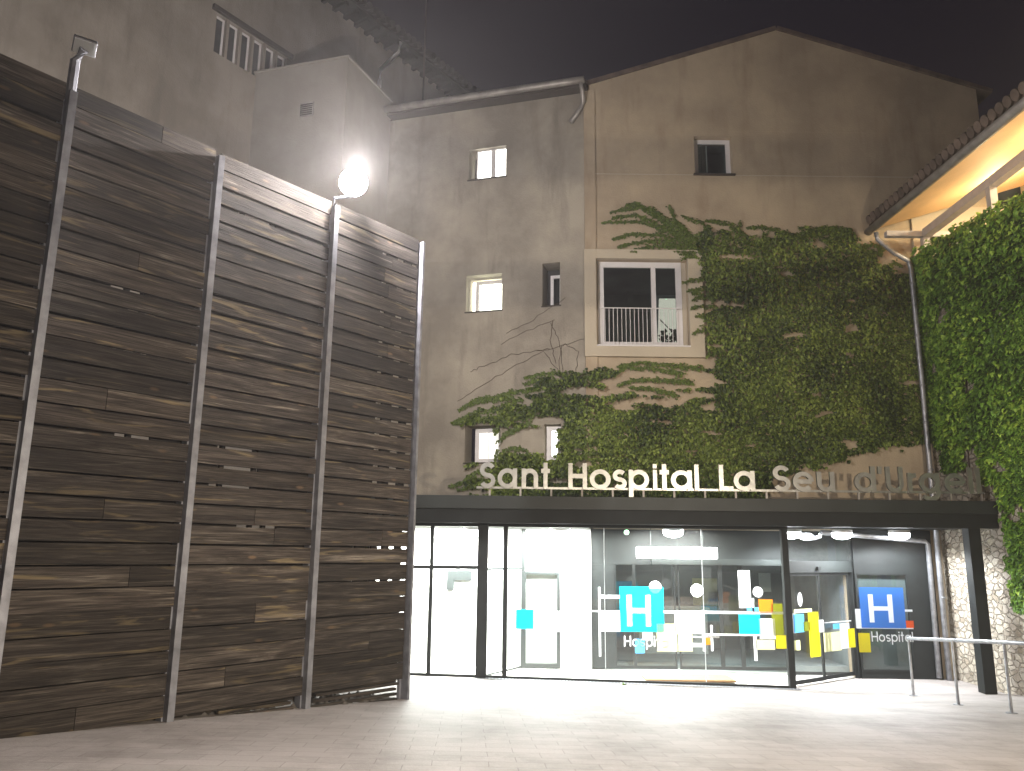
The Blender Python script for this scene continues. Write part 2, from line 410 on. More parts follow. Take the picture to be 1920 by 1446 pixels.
# ---------------------------------------------------------------- stroke lettering
def arc(cx, cy, r, a0, a1, n=20, ry=None):
    ry = r if ry is None else ry
    return [(cx+r*math.cos(rad(a0+(a1-a0)*i/n)), cy+ry*math.sin(rad(a0+(a1-a0)*i/n))) for i in range(n+1)]
def glyph(ch, w, xh):
    h = w/2; r = xh/2-h; c = xh/2
    if ch == 'o': return xh, [arc(c, c, r, 0, 360, 32)]
    if ch == 'a': return xh, [arc(c, c, r, 0, 360, 32), [(xh-h, 0), (xh-h, xh)]]
    if ch == 'd': return xh, [arc(c, c, r, 0, 360, 32), [(xh-h, 0), (xh-h, 1)]]
    if ch == 'p': return xh, [arc(c, c, r, 0, 360, 32), [(h, -.28), (h, xh)]]
    if ch == 'g': return xh, [arc(c, c, r, 0, 360, 32), [(xh-h, xh)]+arc(c, 0.0, r, 0, -150, 16, .23)]
    if ch == 'e': return xh, [arc(c, c, r, 0, 318, 30), [(h, c), (xh-h, c)]]
    if ch == 'n':
        W = xh*.82; q = W/2-h
        return W, [[(h, 0), (h, xh)], arc(W/2, xh-h-q, q, 180, 0, 14)+[(W-h, 0)]]
    if ch == 'u':
        W = xh*.84; q = W/2-h
        return W, [[(h, xh)]+arc(W/2, h+q, q, 180, 360, 14), [(W-h, 0), (W-h, xh)]]
    if ch == 's':
        W = xh*.72; q = (xh-w)/4
        return W, [arc(W/2, xh-h-q, W/2-h, 35, 270, 14, q)[:-1]+arc(W/2, h+q, W/2-h, 90, -145, 14, q)]
    if ch == 'S':
        W = .62; q = (1-w)/4
        return W, [arc(W/2, 1-h-q, W/2-h, 25, 270, 16, q)[:-1]+arc(W/2, h+q, W/2-h, 90, -155, 16, q)]
    if ch == 't': return .36, [[(.18, 0), (.18, 1)], [(0, xh-h), (.36, xh-h)]]
    if ch == 'i': return w, [[(h, 0), (h, xh)], [(h, 1-w), (h, 1)]]
    if ch == 'l': return w, [[(h, 0), (h, 1)]]
    if ch == 'r': return .38, [[(h, 0), (h, xh)], arc(.38, xh-h-.22, .38-h, 175, 92, 8, .22)]
    if ch == 'H': return .74, [[(h, 0), (h, 1)], [(.74-h, 0), (.74-h, 1)], [(h, .5), (.74-h, .5)]]
    if ch == 'L': return .54, [[(h, 0), (h, 1)], [(h, h), (.54, h)]]
    if ch == 'U':
        W = .68; q = W/2-h
        return W, [[(h, 1)]+arc(W/2, h+q, q, 180, 360, 18)+[(W-h, 1)]]
    if ch == "'": return w, [[(w*.35, .72), (h, 1)]]
def put_glyph(mb, ch, x, z, y, size, w=.17, xh=.77, width=None, depth=.03):
    """letter with its baseline at (x, z), facing -y"""
    W, strokes = glyph(ch, w, xh); sx = size if width is None else width/W
    for k, st in enumerate(strokes):
        n = len(st); L = []; Rr = []
        closed = n > 10 and abs(st[0][0]-st[-1][0]) < 1e-6 and abs(st[0][1]-st[-1][1]) < 1e-6
        for i, (a, b) in enumerate(st):
            pa = st[i-1] if i > 0 else (st[-2] if closed else st[0]); pb = st[i+1] if i < n-1 else (st[1] if closed else st[-1])
            dx, dy = pb[0]-pa[0], pb[1]-pa[1]; l = math.hypot(dx, dy) or 1
            nx, ny = -dy/l*w/2, dx/l*w/2
            L.append((a+nx, b+ny)); Rr.append((a-nx, b-ny))
        yo = y-k*.0012; vs = []
        for p in L+Rr: vs.append((x+p[0]*sx, yo, z+p[1]*size))
        if not depth:
            mb.add(vs, [(i, n+i, n+i+1, i+1) for i in range(n-1)]); continue
        for p in L+Rr: vs.append((x+p[0]*sx, y+depth+k*.0012, z+p[1]*size))
        fs = []
        for i in range(n-1):
            fs += [(i, n+i, n+i+1, i+1), (2*n+i, 2*n+i+1, 3*n+i+1, 3*n+i), (i, i+1, 2*n+i+1, 2*n+i), (n+i+1, n+i, 3*n+i, 3*n+i+1)]
        fs += [(0, 2*n, 3*n, n), (n-1, 2*n-1, 4*n-1, 3*n-1)]
        mb.add(vs, fs)
    return W*sx

# ================================================================ GROUND
def ground():
    mb = MB(); xs = np.concatenate([np.linspace(-60, -9, 8), np.linspace(-8.5, 12, 42), np.linspace(15, 60, 8)])
    ys = np.concatenate([np.linspace(-50, -2, 8), np.linspace(-1, 15.3, 48), [15.32, 16, 17, 18.5, 20, 30, 60]])
    for y in ys:
        for x in xs: mb.v.append((x, y, gz(x, y)))
    n = len(xs)
    for j in range(len(ys)-1):
        for i in range(n-1): mb.f.append((j*n+i, j*n+i+1, (j+1)*n+i+1, (j+1)*n+i))
    o = mb.build('ground', 'pave', origin=(0, 0, 0), smooth=True)
    tag(o, 'pinkish grey worn paving sloping down to the hospital entrance', None, None, 'structure')
ground()
def lobby_floor():
    mb = MB()
    pts = [(-2.6, 15.52), (5.15, 15.52), (7.0, 17.0), (7.0, 17.9), (-2.6, 17.9)]
    mb.prism([(x, y, gz(x, y)+.004) for x, y in pts], (0, 0, .008))
    tag(mb.build('lobby_floor', 'floor'), None, None, None, 'structure')
lobby_floor()

# ================================================================ GABLE BUILDING
YG = 17.0
def P(px, py): return ony(px, py, YG)
def window(parent, x0, x1, z0, z1, ydepth, frame=.07, panes=((0, 1),), mull=.07, glass='glass_dark', U=Vector((1, 0, 0)), O=None, inner=Vector((0, 1, 0)), name='window'):
    """frame in the plane O + U*u, recessed by ydepth along inner; x0,x1 are distances along U"""
    O = Vector((0, YG, 0)) if O is None else O
    base = O+inner*ydepth
    mb = MB(); th = inner*.06
    Zv = Vector((0, 0, 1))
    def bar(u0, u1, a0, a1, off=0): mb.ob(base+U*u0+Zv*a0-inner*off, U*(u1-u0), inner*(.06+off), Zv*(a1-a0))
    bar(x0, x0+frame, z0, z1); bar(x1-frame, x1, z0, z1); bar(x0+frame, x1-frame, z0, z0+frame); bar(x0+frame, x1-frame, z1-frame, z1)
    iu0, iu1 = x0+frame, x1-frame
    for a, b in panes[:-1]:
        c = iu0+(iu1-iu0)*b; bar(c-mull/2, c+mull/2, z0+frame, z1-frame, .012)
    win = mb.build(name, 'white_paint', parent)
    for a, b in panes:
        g = MB(); u0 = iu0+(iu1-iu0)*a+(mull/2 if a > 0 else 0); u1 = iu0+(iu1-iu0)*b-(mull/2 if b < 1 else 0)
        g.ob(base+inner*.025+U*(u0+.001)+Zv*(z0+frame), U*(u1-u0-.002), inner*.01, Zv*(z1-z0-2*frame))
        g.build('pane', glass, win)
    return win

def gable():
    X0, X1 = 1.72, 10.85
    t = thing('gabled_building', (6.2, YG, 0), 'tall beige plaster gable behind the glass entrance, ivy over its lower half', 'building')
    holes = []
    big = (P(1106, 0).x-X0, P(1290, 560).x-X0, P(1200, 652).z, P(1200, 488).z)
    sm = (P(1302, 290).x-X0, P(1373, 290).x-X0, P(1340, 327).z, P(1340, 256).z)
    big = (max(big[0], .12), big[1], big[2], big[3])
    door = (.0, 7.02, -.3, 2.6)    # behind the pavilion: open to the lobby
    mb = MB(); wallcells(mb, (X0, YG, -.3), (1, 0, 0), (0, .45, 0), X1-X0, 0, 13.1+.3, [(big[0], big[1], big[2]+.3, big[3]+.3), (sm[0], sm[1], sm[2]+.3, sm[3]+.3), (0, 5.35, 0, 3.2)])
    ap = P(1455, 57)
    mb.prism([(X0, YG, 13.1), (X1, YG, 13.1), (X1, YG, 13.2), (ap.x, YG, ap.z), (X0, YG, 13.2)], (0, .45, 0))
    # return wall going back on the right, and inner body
    mb.box(X1-.45, X1-.001, YG+.451, 27, -.3, 13.1)
    mb.build('wall', 'gable', t)
    # roof slabs
    for a, b in (((X0-.02, 13.2), (ap.x, ap.z)), ((ap.x, ap.z), (X1+.35, 13.2-.1))):
        r = MB(); n = Vector((-(b[1]-a[1]), 0, b[0]-a[0])).normalized()
        r.ob((a[0], YG-.05, a[1]+.005), (b[0]-a[0], 0, b[1]-a[1]), n*.09, (0, 10, 0)); r.build('roof', 'tile', t)
    # lighter dark roof to the right behind
    # pilaster strip at the corner
    pl = MB(); pl.box(1.60, 1.86, YG-.05, YG-.001, gz(1.7, 17), P(1110, 560).z+1.0); pl.box(1.60, 1.86, YG-.05, YG-.001, P(1110, 560).z+1.01, 13.0)
    pl = MB(); pl.box(1.60, 1.86, YG-.05, YG-.001, 3.4, 13.05); pl.build('corner_pilaster', 'gable', t)
    # thin raised lines across the gable, and a rusty run under the small window
    for py in (246, 329):
        z = P(1400, py).z; jn = MB(); jn.box(1.87, X1-.02, YG-.006, YG-.0005, z-.012, z+.006); jn.build('wall_line', 'surround' if py > 300 else 'gable', t)
    sl = MB(); sl.box(X0+sm[0]-.04, X0+sm[1]+.04, YG-.06, YG+.15, sm[2]-.035, sm[2]-.001); sl.build('sill', 'timber', t)
    # raised surround round the large window
    s0 = P(1095, 470); s1 = P(1320, 672); sx0, sx1, sz0, sz1 = 1.58, P(1318, 600).x, s1.z, s0.z
    bx0, bx1, bz0, bz1 = X0+big[0], X0+big[1], big[2], big[3]
    s = MB()
    for a in ((sx0, bx0, sz0, sz1), (bx1, sx1, sz0, sz1), (bx0, bx1, sz0, bz0), (bx0, bx1, bz1, sz1)):
        s.box(a[0], a[1], YG-.10, YG-.002, a[2], a[3])
    s.build('window_surround', 'surround', t)
    # big window
    win = window(t, P(1121, 570).x+.02, bx1-.11, bz0+.03, bz1-.005, .12, .13, ((0, .69), (.69, 1)), .10, 'glass_dark')
    sill = MB(); sill.box(bx0+.003, bx1-.003, YG-.13, YG+.12, bz0, bz0+.028); sill.build('sill', 'white_paint', win)
    f2 = MB(); f2.box(bx0+.002, P(1121, 570).x+.018, YG+.14, YG+.2, bz0+.03, bz1-.003); f2.build('frame', 'surround', win); f2 = MB(); f2.box(bx1-.108, bx1-.002, YG+.14, YG+.2, bz0+.03, bz1-.003); f2.build('frame', 'surround', win)
    rl = MB(); zt = P(1200, 577).z; x0 = P(1125, 600).x; x1 = P(1271, 600).x
    rl.tube([(x0-.02, YG+.04, zt), (x1+.05, YG+.04, zt)], .013, 6)
    k = 0; x = x0+.02
    while x < x1+.03: rl.tube([(x, YG+.04, bz0+.03), (x, YG+.04, zt)], .008, 5); x += .0935
    rl.tube([(x0-.02, YG+.04, bz0+.07), (x1+.05, YG+.04, bz0+.07)], .009, 5)
    rl.build('railing', 'white_paint', t)
    # room behind the big window
    rm = MB(); rx0, rx1, ry0, ry1, rz0, rz1 = bx0-.6, bx1+.8, YG+.46, YG+3.2, bz0-.1, bz1+.25
    rm.box(rx0, rx1, ry1, ry1+.05, rz0, rz1); rm.box(rx0-.05, rx0, ry0, ry1, rz0, rz1); rm.box(rx1, rx1+.05, ry0, ry1, rz0, rz1)
    rm.box(rx0, rx1, ry0, ry1, rz0-.05, rz0); rm.box(rx0, rx1, ry0, ry1, rz1, rz1+.05)
    rm.box(2.9, 3.05, ry1-.8, ry1-.75, rz0, rz1-.2); rm.build('room', 'greywall', t)
    q = YG+1.6
    a = ony(1236, 560, q); b = ony(1268, 600, q); c = ony(1268, 651, q); d = ony(1233, 651, q); e = ony(1268, 560, q)
    st = MB(); st.prism([d, c, e, a], (0, .04, 0)); so = st.build('lit_stair_wall', 'lit_stair', t)
    hr = MB(); hr.tube([ony(1236, 598, q-.05), ony(1272, 634, q-.05)], .012, 6); hr.build('stair_rail', 'dark', t)
    pn = MB(); pn.box(rx1-1.3, rx1-.1, ry1-.02, ry1-.005, rz0, rz0+1.2)
    g = MB(); gp = ony(1249, 561, YG+1.4); g.disc(gp, .012, .01, 10, 'y'); g.build('indicator_light', 'green_led', t)
    # small upper window
    window(t, X0+sm[0]+.02, X0+sm[1]-.005, sm[2]+.005, sm[3]-.005, .16, .10, ((0, 1),), .05, 'glass_dark')
    rm = MB(); a0, a1 = X0+sm[0]-.3, X0+sm[1]+.3
    rm.box(a0, a1, YG+1.2, YG+1.25, sm[2]-.2, sm[3]+.2); rm.box(a0-.02, a0, YG+.46, YG+1.2, sm[2]-.2, sm[3]+.2)
    rm.box(a1, a1+.02, YG+.46, YG+1.2, sm[2]-.2, sm[3]+.2); rm.box(a0, a1, YG+.46, YG+1.2, sm[3]+.2, sm[3]+.22); rm.box(a0, a1, YG+.46, YG+1.2, sm[2]-.22, sm[2]-.2)
    rm.build('room', 'greywall', t)
    cu = MB()
    for k in range(9): cu.box(a0+.32+.045*k, a0+.36+.045*k, YG+.5+.02*(k % 2), YG+.52+.02*(k % 2), sm[2]-.15, sm[3]+.15)
    cu.build('curtain', 'white_wall', t)
    # downpipe in the inner corner from the eave of the neighbouring house
    dp = MB(); x = 8.86
    e1 = Vector((8.02, 16.62, 9.42))
    pts = [e1, e1+Vector((.02, 0, -.16)), (8.45, YG-.24, 9.0), (8.76, YG-.22, 8.83), (8.80, YG-.22, 8.65), (8.80, YG-.22, 6), (8.79, YG-.22, 3.5), (8.78, YG-.22, 0.0)]
    dp.tube(pts, .052, 12)
    for z in (8.3, 7.1, 6.0, 5.2, 4.2, 1.6): dp.tube([(8.80, YG-.22, z-.02), (8.80, YG-.22, z+.02)], .062, 12)
    dp.build('downpipe', 'steel', t, smooth=True)
    return t
gable()

# neighbouring dark roof behind the gable's right shoulder
def back_house():
    t = thing('back_house', (14, 24, 0), 'dark house in shadow half hidden behind the right shoulder of the gable', 'building')
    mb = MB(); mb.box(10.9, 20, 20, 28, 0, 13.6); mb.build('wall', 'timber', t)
    r = MB(); r.ob((10.5, 19.6, 13.9), (10, 0, -.9), (0, 9, 0), (0, 0, .15)); r.build('roof', 'tile', t)
back_house()

# ================================================================ WING (left of the gable, turned 16 degrees)
QW = Vector((1.68, 16.98, 0)); UW = Vector((-math.cos(rad(16)), math.sin(rad(16)), 0)); IW = Vector((math.sin(rad(16)), math.cos(rad(16)), 0))
def Lw(px, py):
    p = onl(px, py, (QW.x, QW.y), (UW.x, UW.y)); return (p-Vector((QW.x, QW.y, 0))).dot(UW), p.z
def wing():
    t = thing('hospital_wing', (QW.x-2.5, QW.y+.7, 0), 'stained greyish plaster wing with small lit windows, joined to the left of the gable', 'building')
    W = {}
    def hole(k, px0, py0, px1, py1):
        cy = (py0+py1)/2; a, _ = Lw(px0, cy); b, _ = Lw(px1, cy); _, zt = Lw((px0+px1)/2, py0); _, zb = Lw((px0+px1)/2, py1)
        W[k] = (min(a, b), max(a, b), zb, zt)
    hole('top', 879, 277, 949, 334); hole('mid', 874, 515, 941, 583); hole('slit', 1017, 493, 1050, 573)
    hole('low', 871, 797, 938, 867); hole('low2', 1020, 795, 1052, 864)
    L = 5.2
    mb = MB(); wallcells(mb, QW-Vector((0, 0, .3)), UW, IW*.5, L, 0, 13.0+.3, [(h[0], h[1], h[2]+.3, h[3]+.3) for h in W.values()])
    mb.build('wall', 'wing', t)
    O = QW
    # windows: frame sits against the far reveal, so the near reveal shows
    h = W['top']; window(t, h[0]+.005, h[1]-.17, h[2]+.01, h[3]-.005, .10, .03, ((0, .44), (.44, 1)), .11, 'lit_blind', UW, O, IW)
    h = W['mid']; wn = window(t, h[0]+.005, h[1]-.12, h[2]+.01, h[3]-.04, .34, .085, ((0, 1),), .05, 'glass', UW, O, IW)
    rm = MB(); rm.ob(O+UW*(h[0]-.25)+IW*.95+Vector((0, 0, h[2]-.2)), UW*(h[1]-h[0]+.5), IW*.03, (0, 0, h[3]-h[2]+.4)); rm.build('lit_room_wall', 'lit_blind', t)
    li = bpy.data.lights.new('window_light', 'POINT'); li.energy = 30; li.color = (1, .98, .72); li.shadow_soft_size = .1
    lo = bpy.data.objects.new('window_light', li); COL.objects.link(lo); lo.parent = t; lo.location = O+UW*((h[0]+h[1])/2)+IW*.62+Vector((0, 0, (h[2]+h[3])/2+.1))-t.location
    h = W['slit']; window(t, h[0]+.005, h[1]-.12, h[2]+.01, h[3]-.2, .30, .07, ((0, 1),), .05, 'glass_dark', UW, O, IW)
    pb = MB(); pb.ob(O+UW*(h[0]-.02)+IW*.51+Vector((0, 0, h[2]-.05)), UW*(h[1]-h[0]+.04), IW*.03, (0, 0, h[3]-h[2]+.1)); pb.build('dark_backing', 'dark', t)  # dark sheet behind the pane in place of a room
    h = W['low']; window(t, h[0]+.005, h[1]-.19, h[2]+.01, h[3]-.06, .18, .09, ((0, .5), (.5, 1)), .004, 'lit_room', UW, O, IW)
    h = W['low2']; window(t, h[0]+.005, h[1]-.02, h[2]+.01, h[3]-.02, .16, .11, ((0, 1),), .05, 'lit_blind', UW, O, IW)
    for k, h in W.items():
        s = MB(); s.ob(O+UW*(h[0]-.02)-IW*.03+Vector((0, 0, h[2]-.03)), UW*(h[1]-h[0]+.04), IW*.2, (0, 0, .028)); s.build('sill', 'timber', t)
    # eave, gutter and its stub of downpipe
    e0 = O-IW*.02; Z = Vector((0, 0, 1))
    ev = MB(); ev.ob(e0-IW*.22+Z*13.02-UW*.02, UW*(L+.1), IW*1.0, Z*.06+IW*0); ev.build('eave', 'timber', t)
    rf = MB(); rf.ob(e0-IW*.26+Z*13.10-UW*.02, UW*(L+.1), IW*6+Z*1.9, Z*.08); rf.build('roof', 'tile', t)
    gt = MB(); gt.tube([e0-IW*.33+Z*13.12+UW*(-.0+i*.5) for i in range(0, 11)], .085, 10); gt.build('gutter', 'gutter', t, smooth=True)
    for i in range(0, 11, 2):
        pass
    sp = MB(); sp.tube([e0-IW*.33+Z*13.1+UW*.08, e0-IW*.30+Z*12.85+UW*.05, e0-IW*.08+Z*12.7+UW*.06, e0-IW*.10+Z*12.55+UW*.12, e0-IW*.12+Z*12.2+UW*.36], .05, 10)
    sp.build('downpipe', 'gutter', t, smooth=True)
    return W
WW = wing()

# ================================================================ OLD HOUSE behind the fence and its annex
QB = Vector((-6.16, 17.11, 0)); UB = Vector((math.sin(rad(34)), math.cos(rad(34)), 0)); IB = Vector((-math.cos(rad(34)), math.sin(rad(34)), 0))
def Lb(px, py):
    p = onl(px, py, (QB.x, QB.y), (UB.x, UB.y)); return (p-QB).dot(UB), p.z
def old_house():
    t = thing('old_house', QB-UB*4, 'tall plastered house with dark tiled eave and narrow window strip, behind the timber fence', 'building')
    ez = Lb(740, 100)[1]
    u0, zt0 = Lb(405, 20); u1, zt1 = Lb(540, 112); _, zb = Lb(402, 97)
    zt = (zt0+zt1)/2
    holes = []; n = 6; wd = (u1-u0)/n
    for i in range(n): holes.append((u0+i*wd+14+.035, u0+(i+1)*wd+14-.035, zb, zt))
    O = QB-UB*14
    mb = MB(); wallcells(mb, O, UB, IB*.4, 22.5, 0, ez, holes); mb.build('wall', 'old', t)
    Z = Vector((0, 0, 1))
    for h in holes:
        g = MB(); g.ob(O+UB*(h[0]+.02)+IB*.12+Z*(h[2]+.02), UB*(h[1]-h[0]-.04), IB*.02, Z*(h[3]-h[2]-.04)); f = MB()
        a, b, c, d = h
        for q in ((a, a+.05, c, d), (b-.05, b, c, d), (a+.05, b-.05, c, c+.05), (a+.05, b-.05, d-.05, d)):
            f.ob(O+UB*q[0]+IB*.1+Z*q[2], UB*(q[1]-q[0]), IB*.05, Z*(q[3]-q[2]))
        wf = f.build('window', 'white_paint', t); g.build('pane', 'dark', wf)
    hd = MB(); hd.ob(O+UB*(14+u0-.1)-IB*.08+Z*(zt+.01), UB*(u1-u0+.2), IB*.079, Z*.12); hd.build('lintel', 'timber', t)
    # eave: boards, rafter ends, rows of curved tile noses
    ev = MB(); ev.ob(O-IB*.55+Z*(ez+.02), UB*22.6, IB*1.2+Z*.10, Z*.07); ev.build('eave', 'old_timber', t)
    rf = MB(); rf.ob(O-IB*.6+Z*(ez+.12), UB*22.6, IB*6+Z*2.2, Z*.08); rf.build('roof', 'old_tile', t)
    rt = MB()
    for i in range(56):
        p = O-IB*.5+Z*(ez-.13)+UB*(.2+i*.4); rt.ob(p, UB*.12, IB*.5, Z*.11)
    rt.build('rafter_ends', 'old_timber', t)
    tl = MB()
    for i in range(100):
        p = O-IB*.72+Z*(ez+.16+random.uniform(-.02, .02))+UB*(.1+i*.224); tl.tube([p, p+IB*.7+Z*.2], [.10, .085], 8)
    tl.build('eave_tiles', 'old_tile', t)
    dp = MB(); a = Lb(716, 70); b = Lb(692, 160)
    pt = lambda uu, off, z: QB+UB*uu-IB*off+Z*z
    dp.tube([pt(a[0]+.25, .5, ez-.02), pt(a[0]+.22, .48, ez-.35), pt(b[0]+.3, .12, ez-.95), pt(b[0]+.3, .1, ez-1.3), pt(b[0]+.3, .1, 12)], .055, 10)
    dp.build('downpipe', 'white_paint', t, smooth=True)
    # antenna mast against the sky
    an = MB(); u = Lb(757, 120)[0]; an.tube([pt(u, .8, ez-3), pt(u, .8, ez+2.5)], .025, 6); an.box(*(lambda p: (p.x-.03, p.x+.03, p.y-.03, p.y+.03, ez-.6, ez-.2))(pt(u, .8, 0)))
    an.build('mast', 'timber', t)
    return t
old_house()
def annex():
    C = Vector((-3.85, 16.45, 0)); D = Vector((-3.12, 18.3, 0)); U1 = UW; L1 = 2.9
    t = thing('annex_block', C, 'smooth boxy annex with a small louvred vent, wedged between the old house and the wing', 'building')
    z = ony(645, 108, C.y).z
    mb = MB(); mb.prism([C, D, D+UW*3, C+UW*2.45], (0, 0, z)); mb.build('wall', 'annex', t)
    cp = MB(); cp.prism([C-IW*.03+Vector((.03, 0, z+.001)), D+Vector((.04, 0, z+.001)), D+UW*2.9+Vector((0, 0, z+.001)), C+UW*2.45-IW*.03+Vector((0, 0, z+.001))], (0, 0, .05)); cp.build('coping', 'annex', t)
    p = onl(576, 206, (C.x, C.y), (UW.x, UW.y)); v = MB()
    v.ob(p-UW*.17-IW*.03+Vector((0, 0, -.17)), UW*.34, IW*.028, (0, 0, .34)); vo = v.build('vent', 'gutter', t)
    s = MB()
    for k in range(6): s.ob(p-UW*.15-IW*.055+Vector((0, 0, -.15+k*.05)), UW*.3, IW*.02, (0, 0, .022))
    s.build('louvre', 'timber', vo)
annex()

# ================================================================ TIMBER SCREEN FENCE
FE = Vector((-1.29, 10.44, 0)); FA = Vector((-math.sin(rad(37.8)), -math.cos(rad(37.8)), 0)); FN = Vector((math.cos(rad(37.8)), -math.sin(rad(37.8)), 0))
# local frame: x along fence towards camera, y = away from the viewer side, z up
def fence():
    t = thing('timber_fence', (FE.x, FE.y, 0), 'very tall screen fence of dark weathered horizontal planks between grey steel posts', 'fence')
    ang = math.atan2(FA.y, FA.x); t.rotation_euler = (0, 0, ang)
    # local +y = rot90(FA) ; viewer side is -FNlocal
    ly = Vector((-FA.y, FA.x, 0)); vs = 1 if ly.dot(FN) > 0 else -1     # viewer side sign of local y
    posts = [0.0, 1.53, 3.12, 4.66, 6.2, 7.75, 9.3]
    zb, zt = .86, 6.57; pitch = .1995
    def local(mb, name, mat, **k):
        o = mb.build(name, mat, None, origin=(0, 0, 0), **k); o.parent = t; o.location = (0, 0, 0); return o
    for i in range(len(posts)-1):
        mb = MB(); a, b = posts[i]+.035, posts[i+1]-.035; n = int((zt-zb)/pitch)+1
        for k in range(n):
            z = zb+k*pitch; gap = random.uniform(.005, .012) if z < 2.0 else (random.uniform(.015, .028) if z < 3 else (random.uniform(.02, .042) if i < 2 else random.uniform(.006, .034)))
            if z+pitch > zt+.09: break
            r = (random.random(), random.random(), random.random())
            # slight sag and twist
            j = [random.uniform(-.004, .004) for _ in range(4)]
            y0 = -.045+random.uniform(-.006, .006)
            segs = [(a, b)]
            if random.random() < .18:
                m_ = random.uniform(.3, .7)*(b-a)+a; segs = [(a, m_-.003), (m_+.003, b)]
            for s0, s1 in segs:
                z0, z1 = z+j[0], z+pitch-gap+j[1]
                yy = [vs*.0+y0, vs*.0+y0+.045]
                mb.ob((s0, yy[0], z0), (s1-s0, 0, random.uniform(-.006, .006)), (0, .045, 0), (0, 0, z1-z0), r)
                r = (random.random(), random.random(), random.random())
        local(mb, 'plank_panel', 'wood')
    # dark second layer closing the gaps, with open slots near the far end
    for i in range(len(posts)-1):
        bt = MB(); a, b = posts[i]+.01, posts[i+1]-.01; k = 0
        while True:
            z = zb+k*pitch-.06; k += 1
            if z > zt-.2: break
            cuts = [a, b]
            if i == 0 and z > 2.9: q = random.uniform(-.02, .02); cuts = [a, a+.14+q, a+.30+q, a+.46+q, a+.58+q, b]
            elif i == 0 and z > 1.9 and k % 2: cuts = [a, a+.12, a+.22, a+.32, a+.42, a+.52, a+.62, a+.78, a+.82, b]
            elif i == 1 and random.random() < .22: q = random.uniform(.4, .8); cuts = [a, a+q, a+q+.5, b]
            elif i > 1 and random.random() < .1: q = random.uniform(.3, .8); cuts = [a, a+q, a+q+.35, b]
            for c in range(0, len(cuts), 2): bt.ob((cuts[c], -.16, z), (cuts[c+1]-cuts[c], 0, 0), (0, .03, 0), (0, 0, .12), (.1, random.random(), .3))
        for x in (a, a+.25, a+.53, a+.7, a+1.1, b-.06): bt.ob((x, -.199, zb-.05), (.05, 0, 0), (0, .04, 0), (0, 0, zt-zb-.2), (.1, .5, .3))
        bt.ob((a, -.21, zb+.3), (b-a, 0, 0), (0, .03, 0), (0, 0, .12), (.1, .4, .3)); local(bt, 'back_boards', 'wood')
    for i, x in enumerate(posts):
        mb = MB(); gx = FE+FA*x; z0 = gz(gx.x, gx.y)-.05
        if i == 0:
            mb.box(x-.035, x+.0, -.06, .06, z0, zt+.02)
            mb.box(x-.04, x+.03, -.10, -.0605, z0, zb+.4)
        else:
            w_ = .034
            mb.box(x-w_, x+w_, min(vs*.0, vs*.075), max(vs*.0, vs*.075), zb-.25 if i < 3 else z0, zt-.02)
            mb.box(x-.05, x+.05, -.10, -.001 if vs > 0 else .10, z0, zt-.1)
        local(mb, 'post', 'post')
    # low stub boards and kerb under the fence
    lo = MB()
    for i, (x0, x1) in enumerate(((.03, 1.45), (1.6, 2.5))):
        for k in range(4):
            g0 = FE+FA*x0; z = gz(g0.x, g0.y)+.0+k*.055
            if z > .83: break
            lo.ob((x0+random.uniform(0, .1), -.06-.02*k, z), (x1-x0-random.uniform(0, .2), 0, .02), (0, .06, 0), (0, 0, .03), (random.random(),)*3)
    local(lo, 'bottom_boards', 'wood')
    return t, vs
fence_t, VS = fence()
def rubble():
    random.seed(5)
    stuff = MB()
    for i in range(150):
        x = random.uniform(.05, 3.0); p = FE+FA*x-FN*random.uniform(.05, .8); r = random.uniform(.03, .08)
        z = gz(p.x, p.y)+r*.3
        vs = []
        for a in range(6): vs.append((p.x+r*math.cos(a*1.05)*random.uniform(.7, 1.3), p.y+r*math.sin(a*1.05)*random.uniform(.7, 1.3), z-r*.3))
        vs.append((p.x, p.y, z+r*random.uniform(.4, .9)))
        stuff.add(vs, [(i_, (i_+1) % 6, 6) for i_ in range(6)])
    tag(stuff.build('rubble', 'rock'), 'broken stones and grit scattered in the gap below the timber fence', 'rubble', None, 'stuff')
rubble()

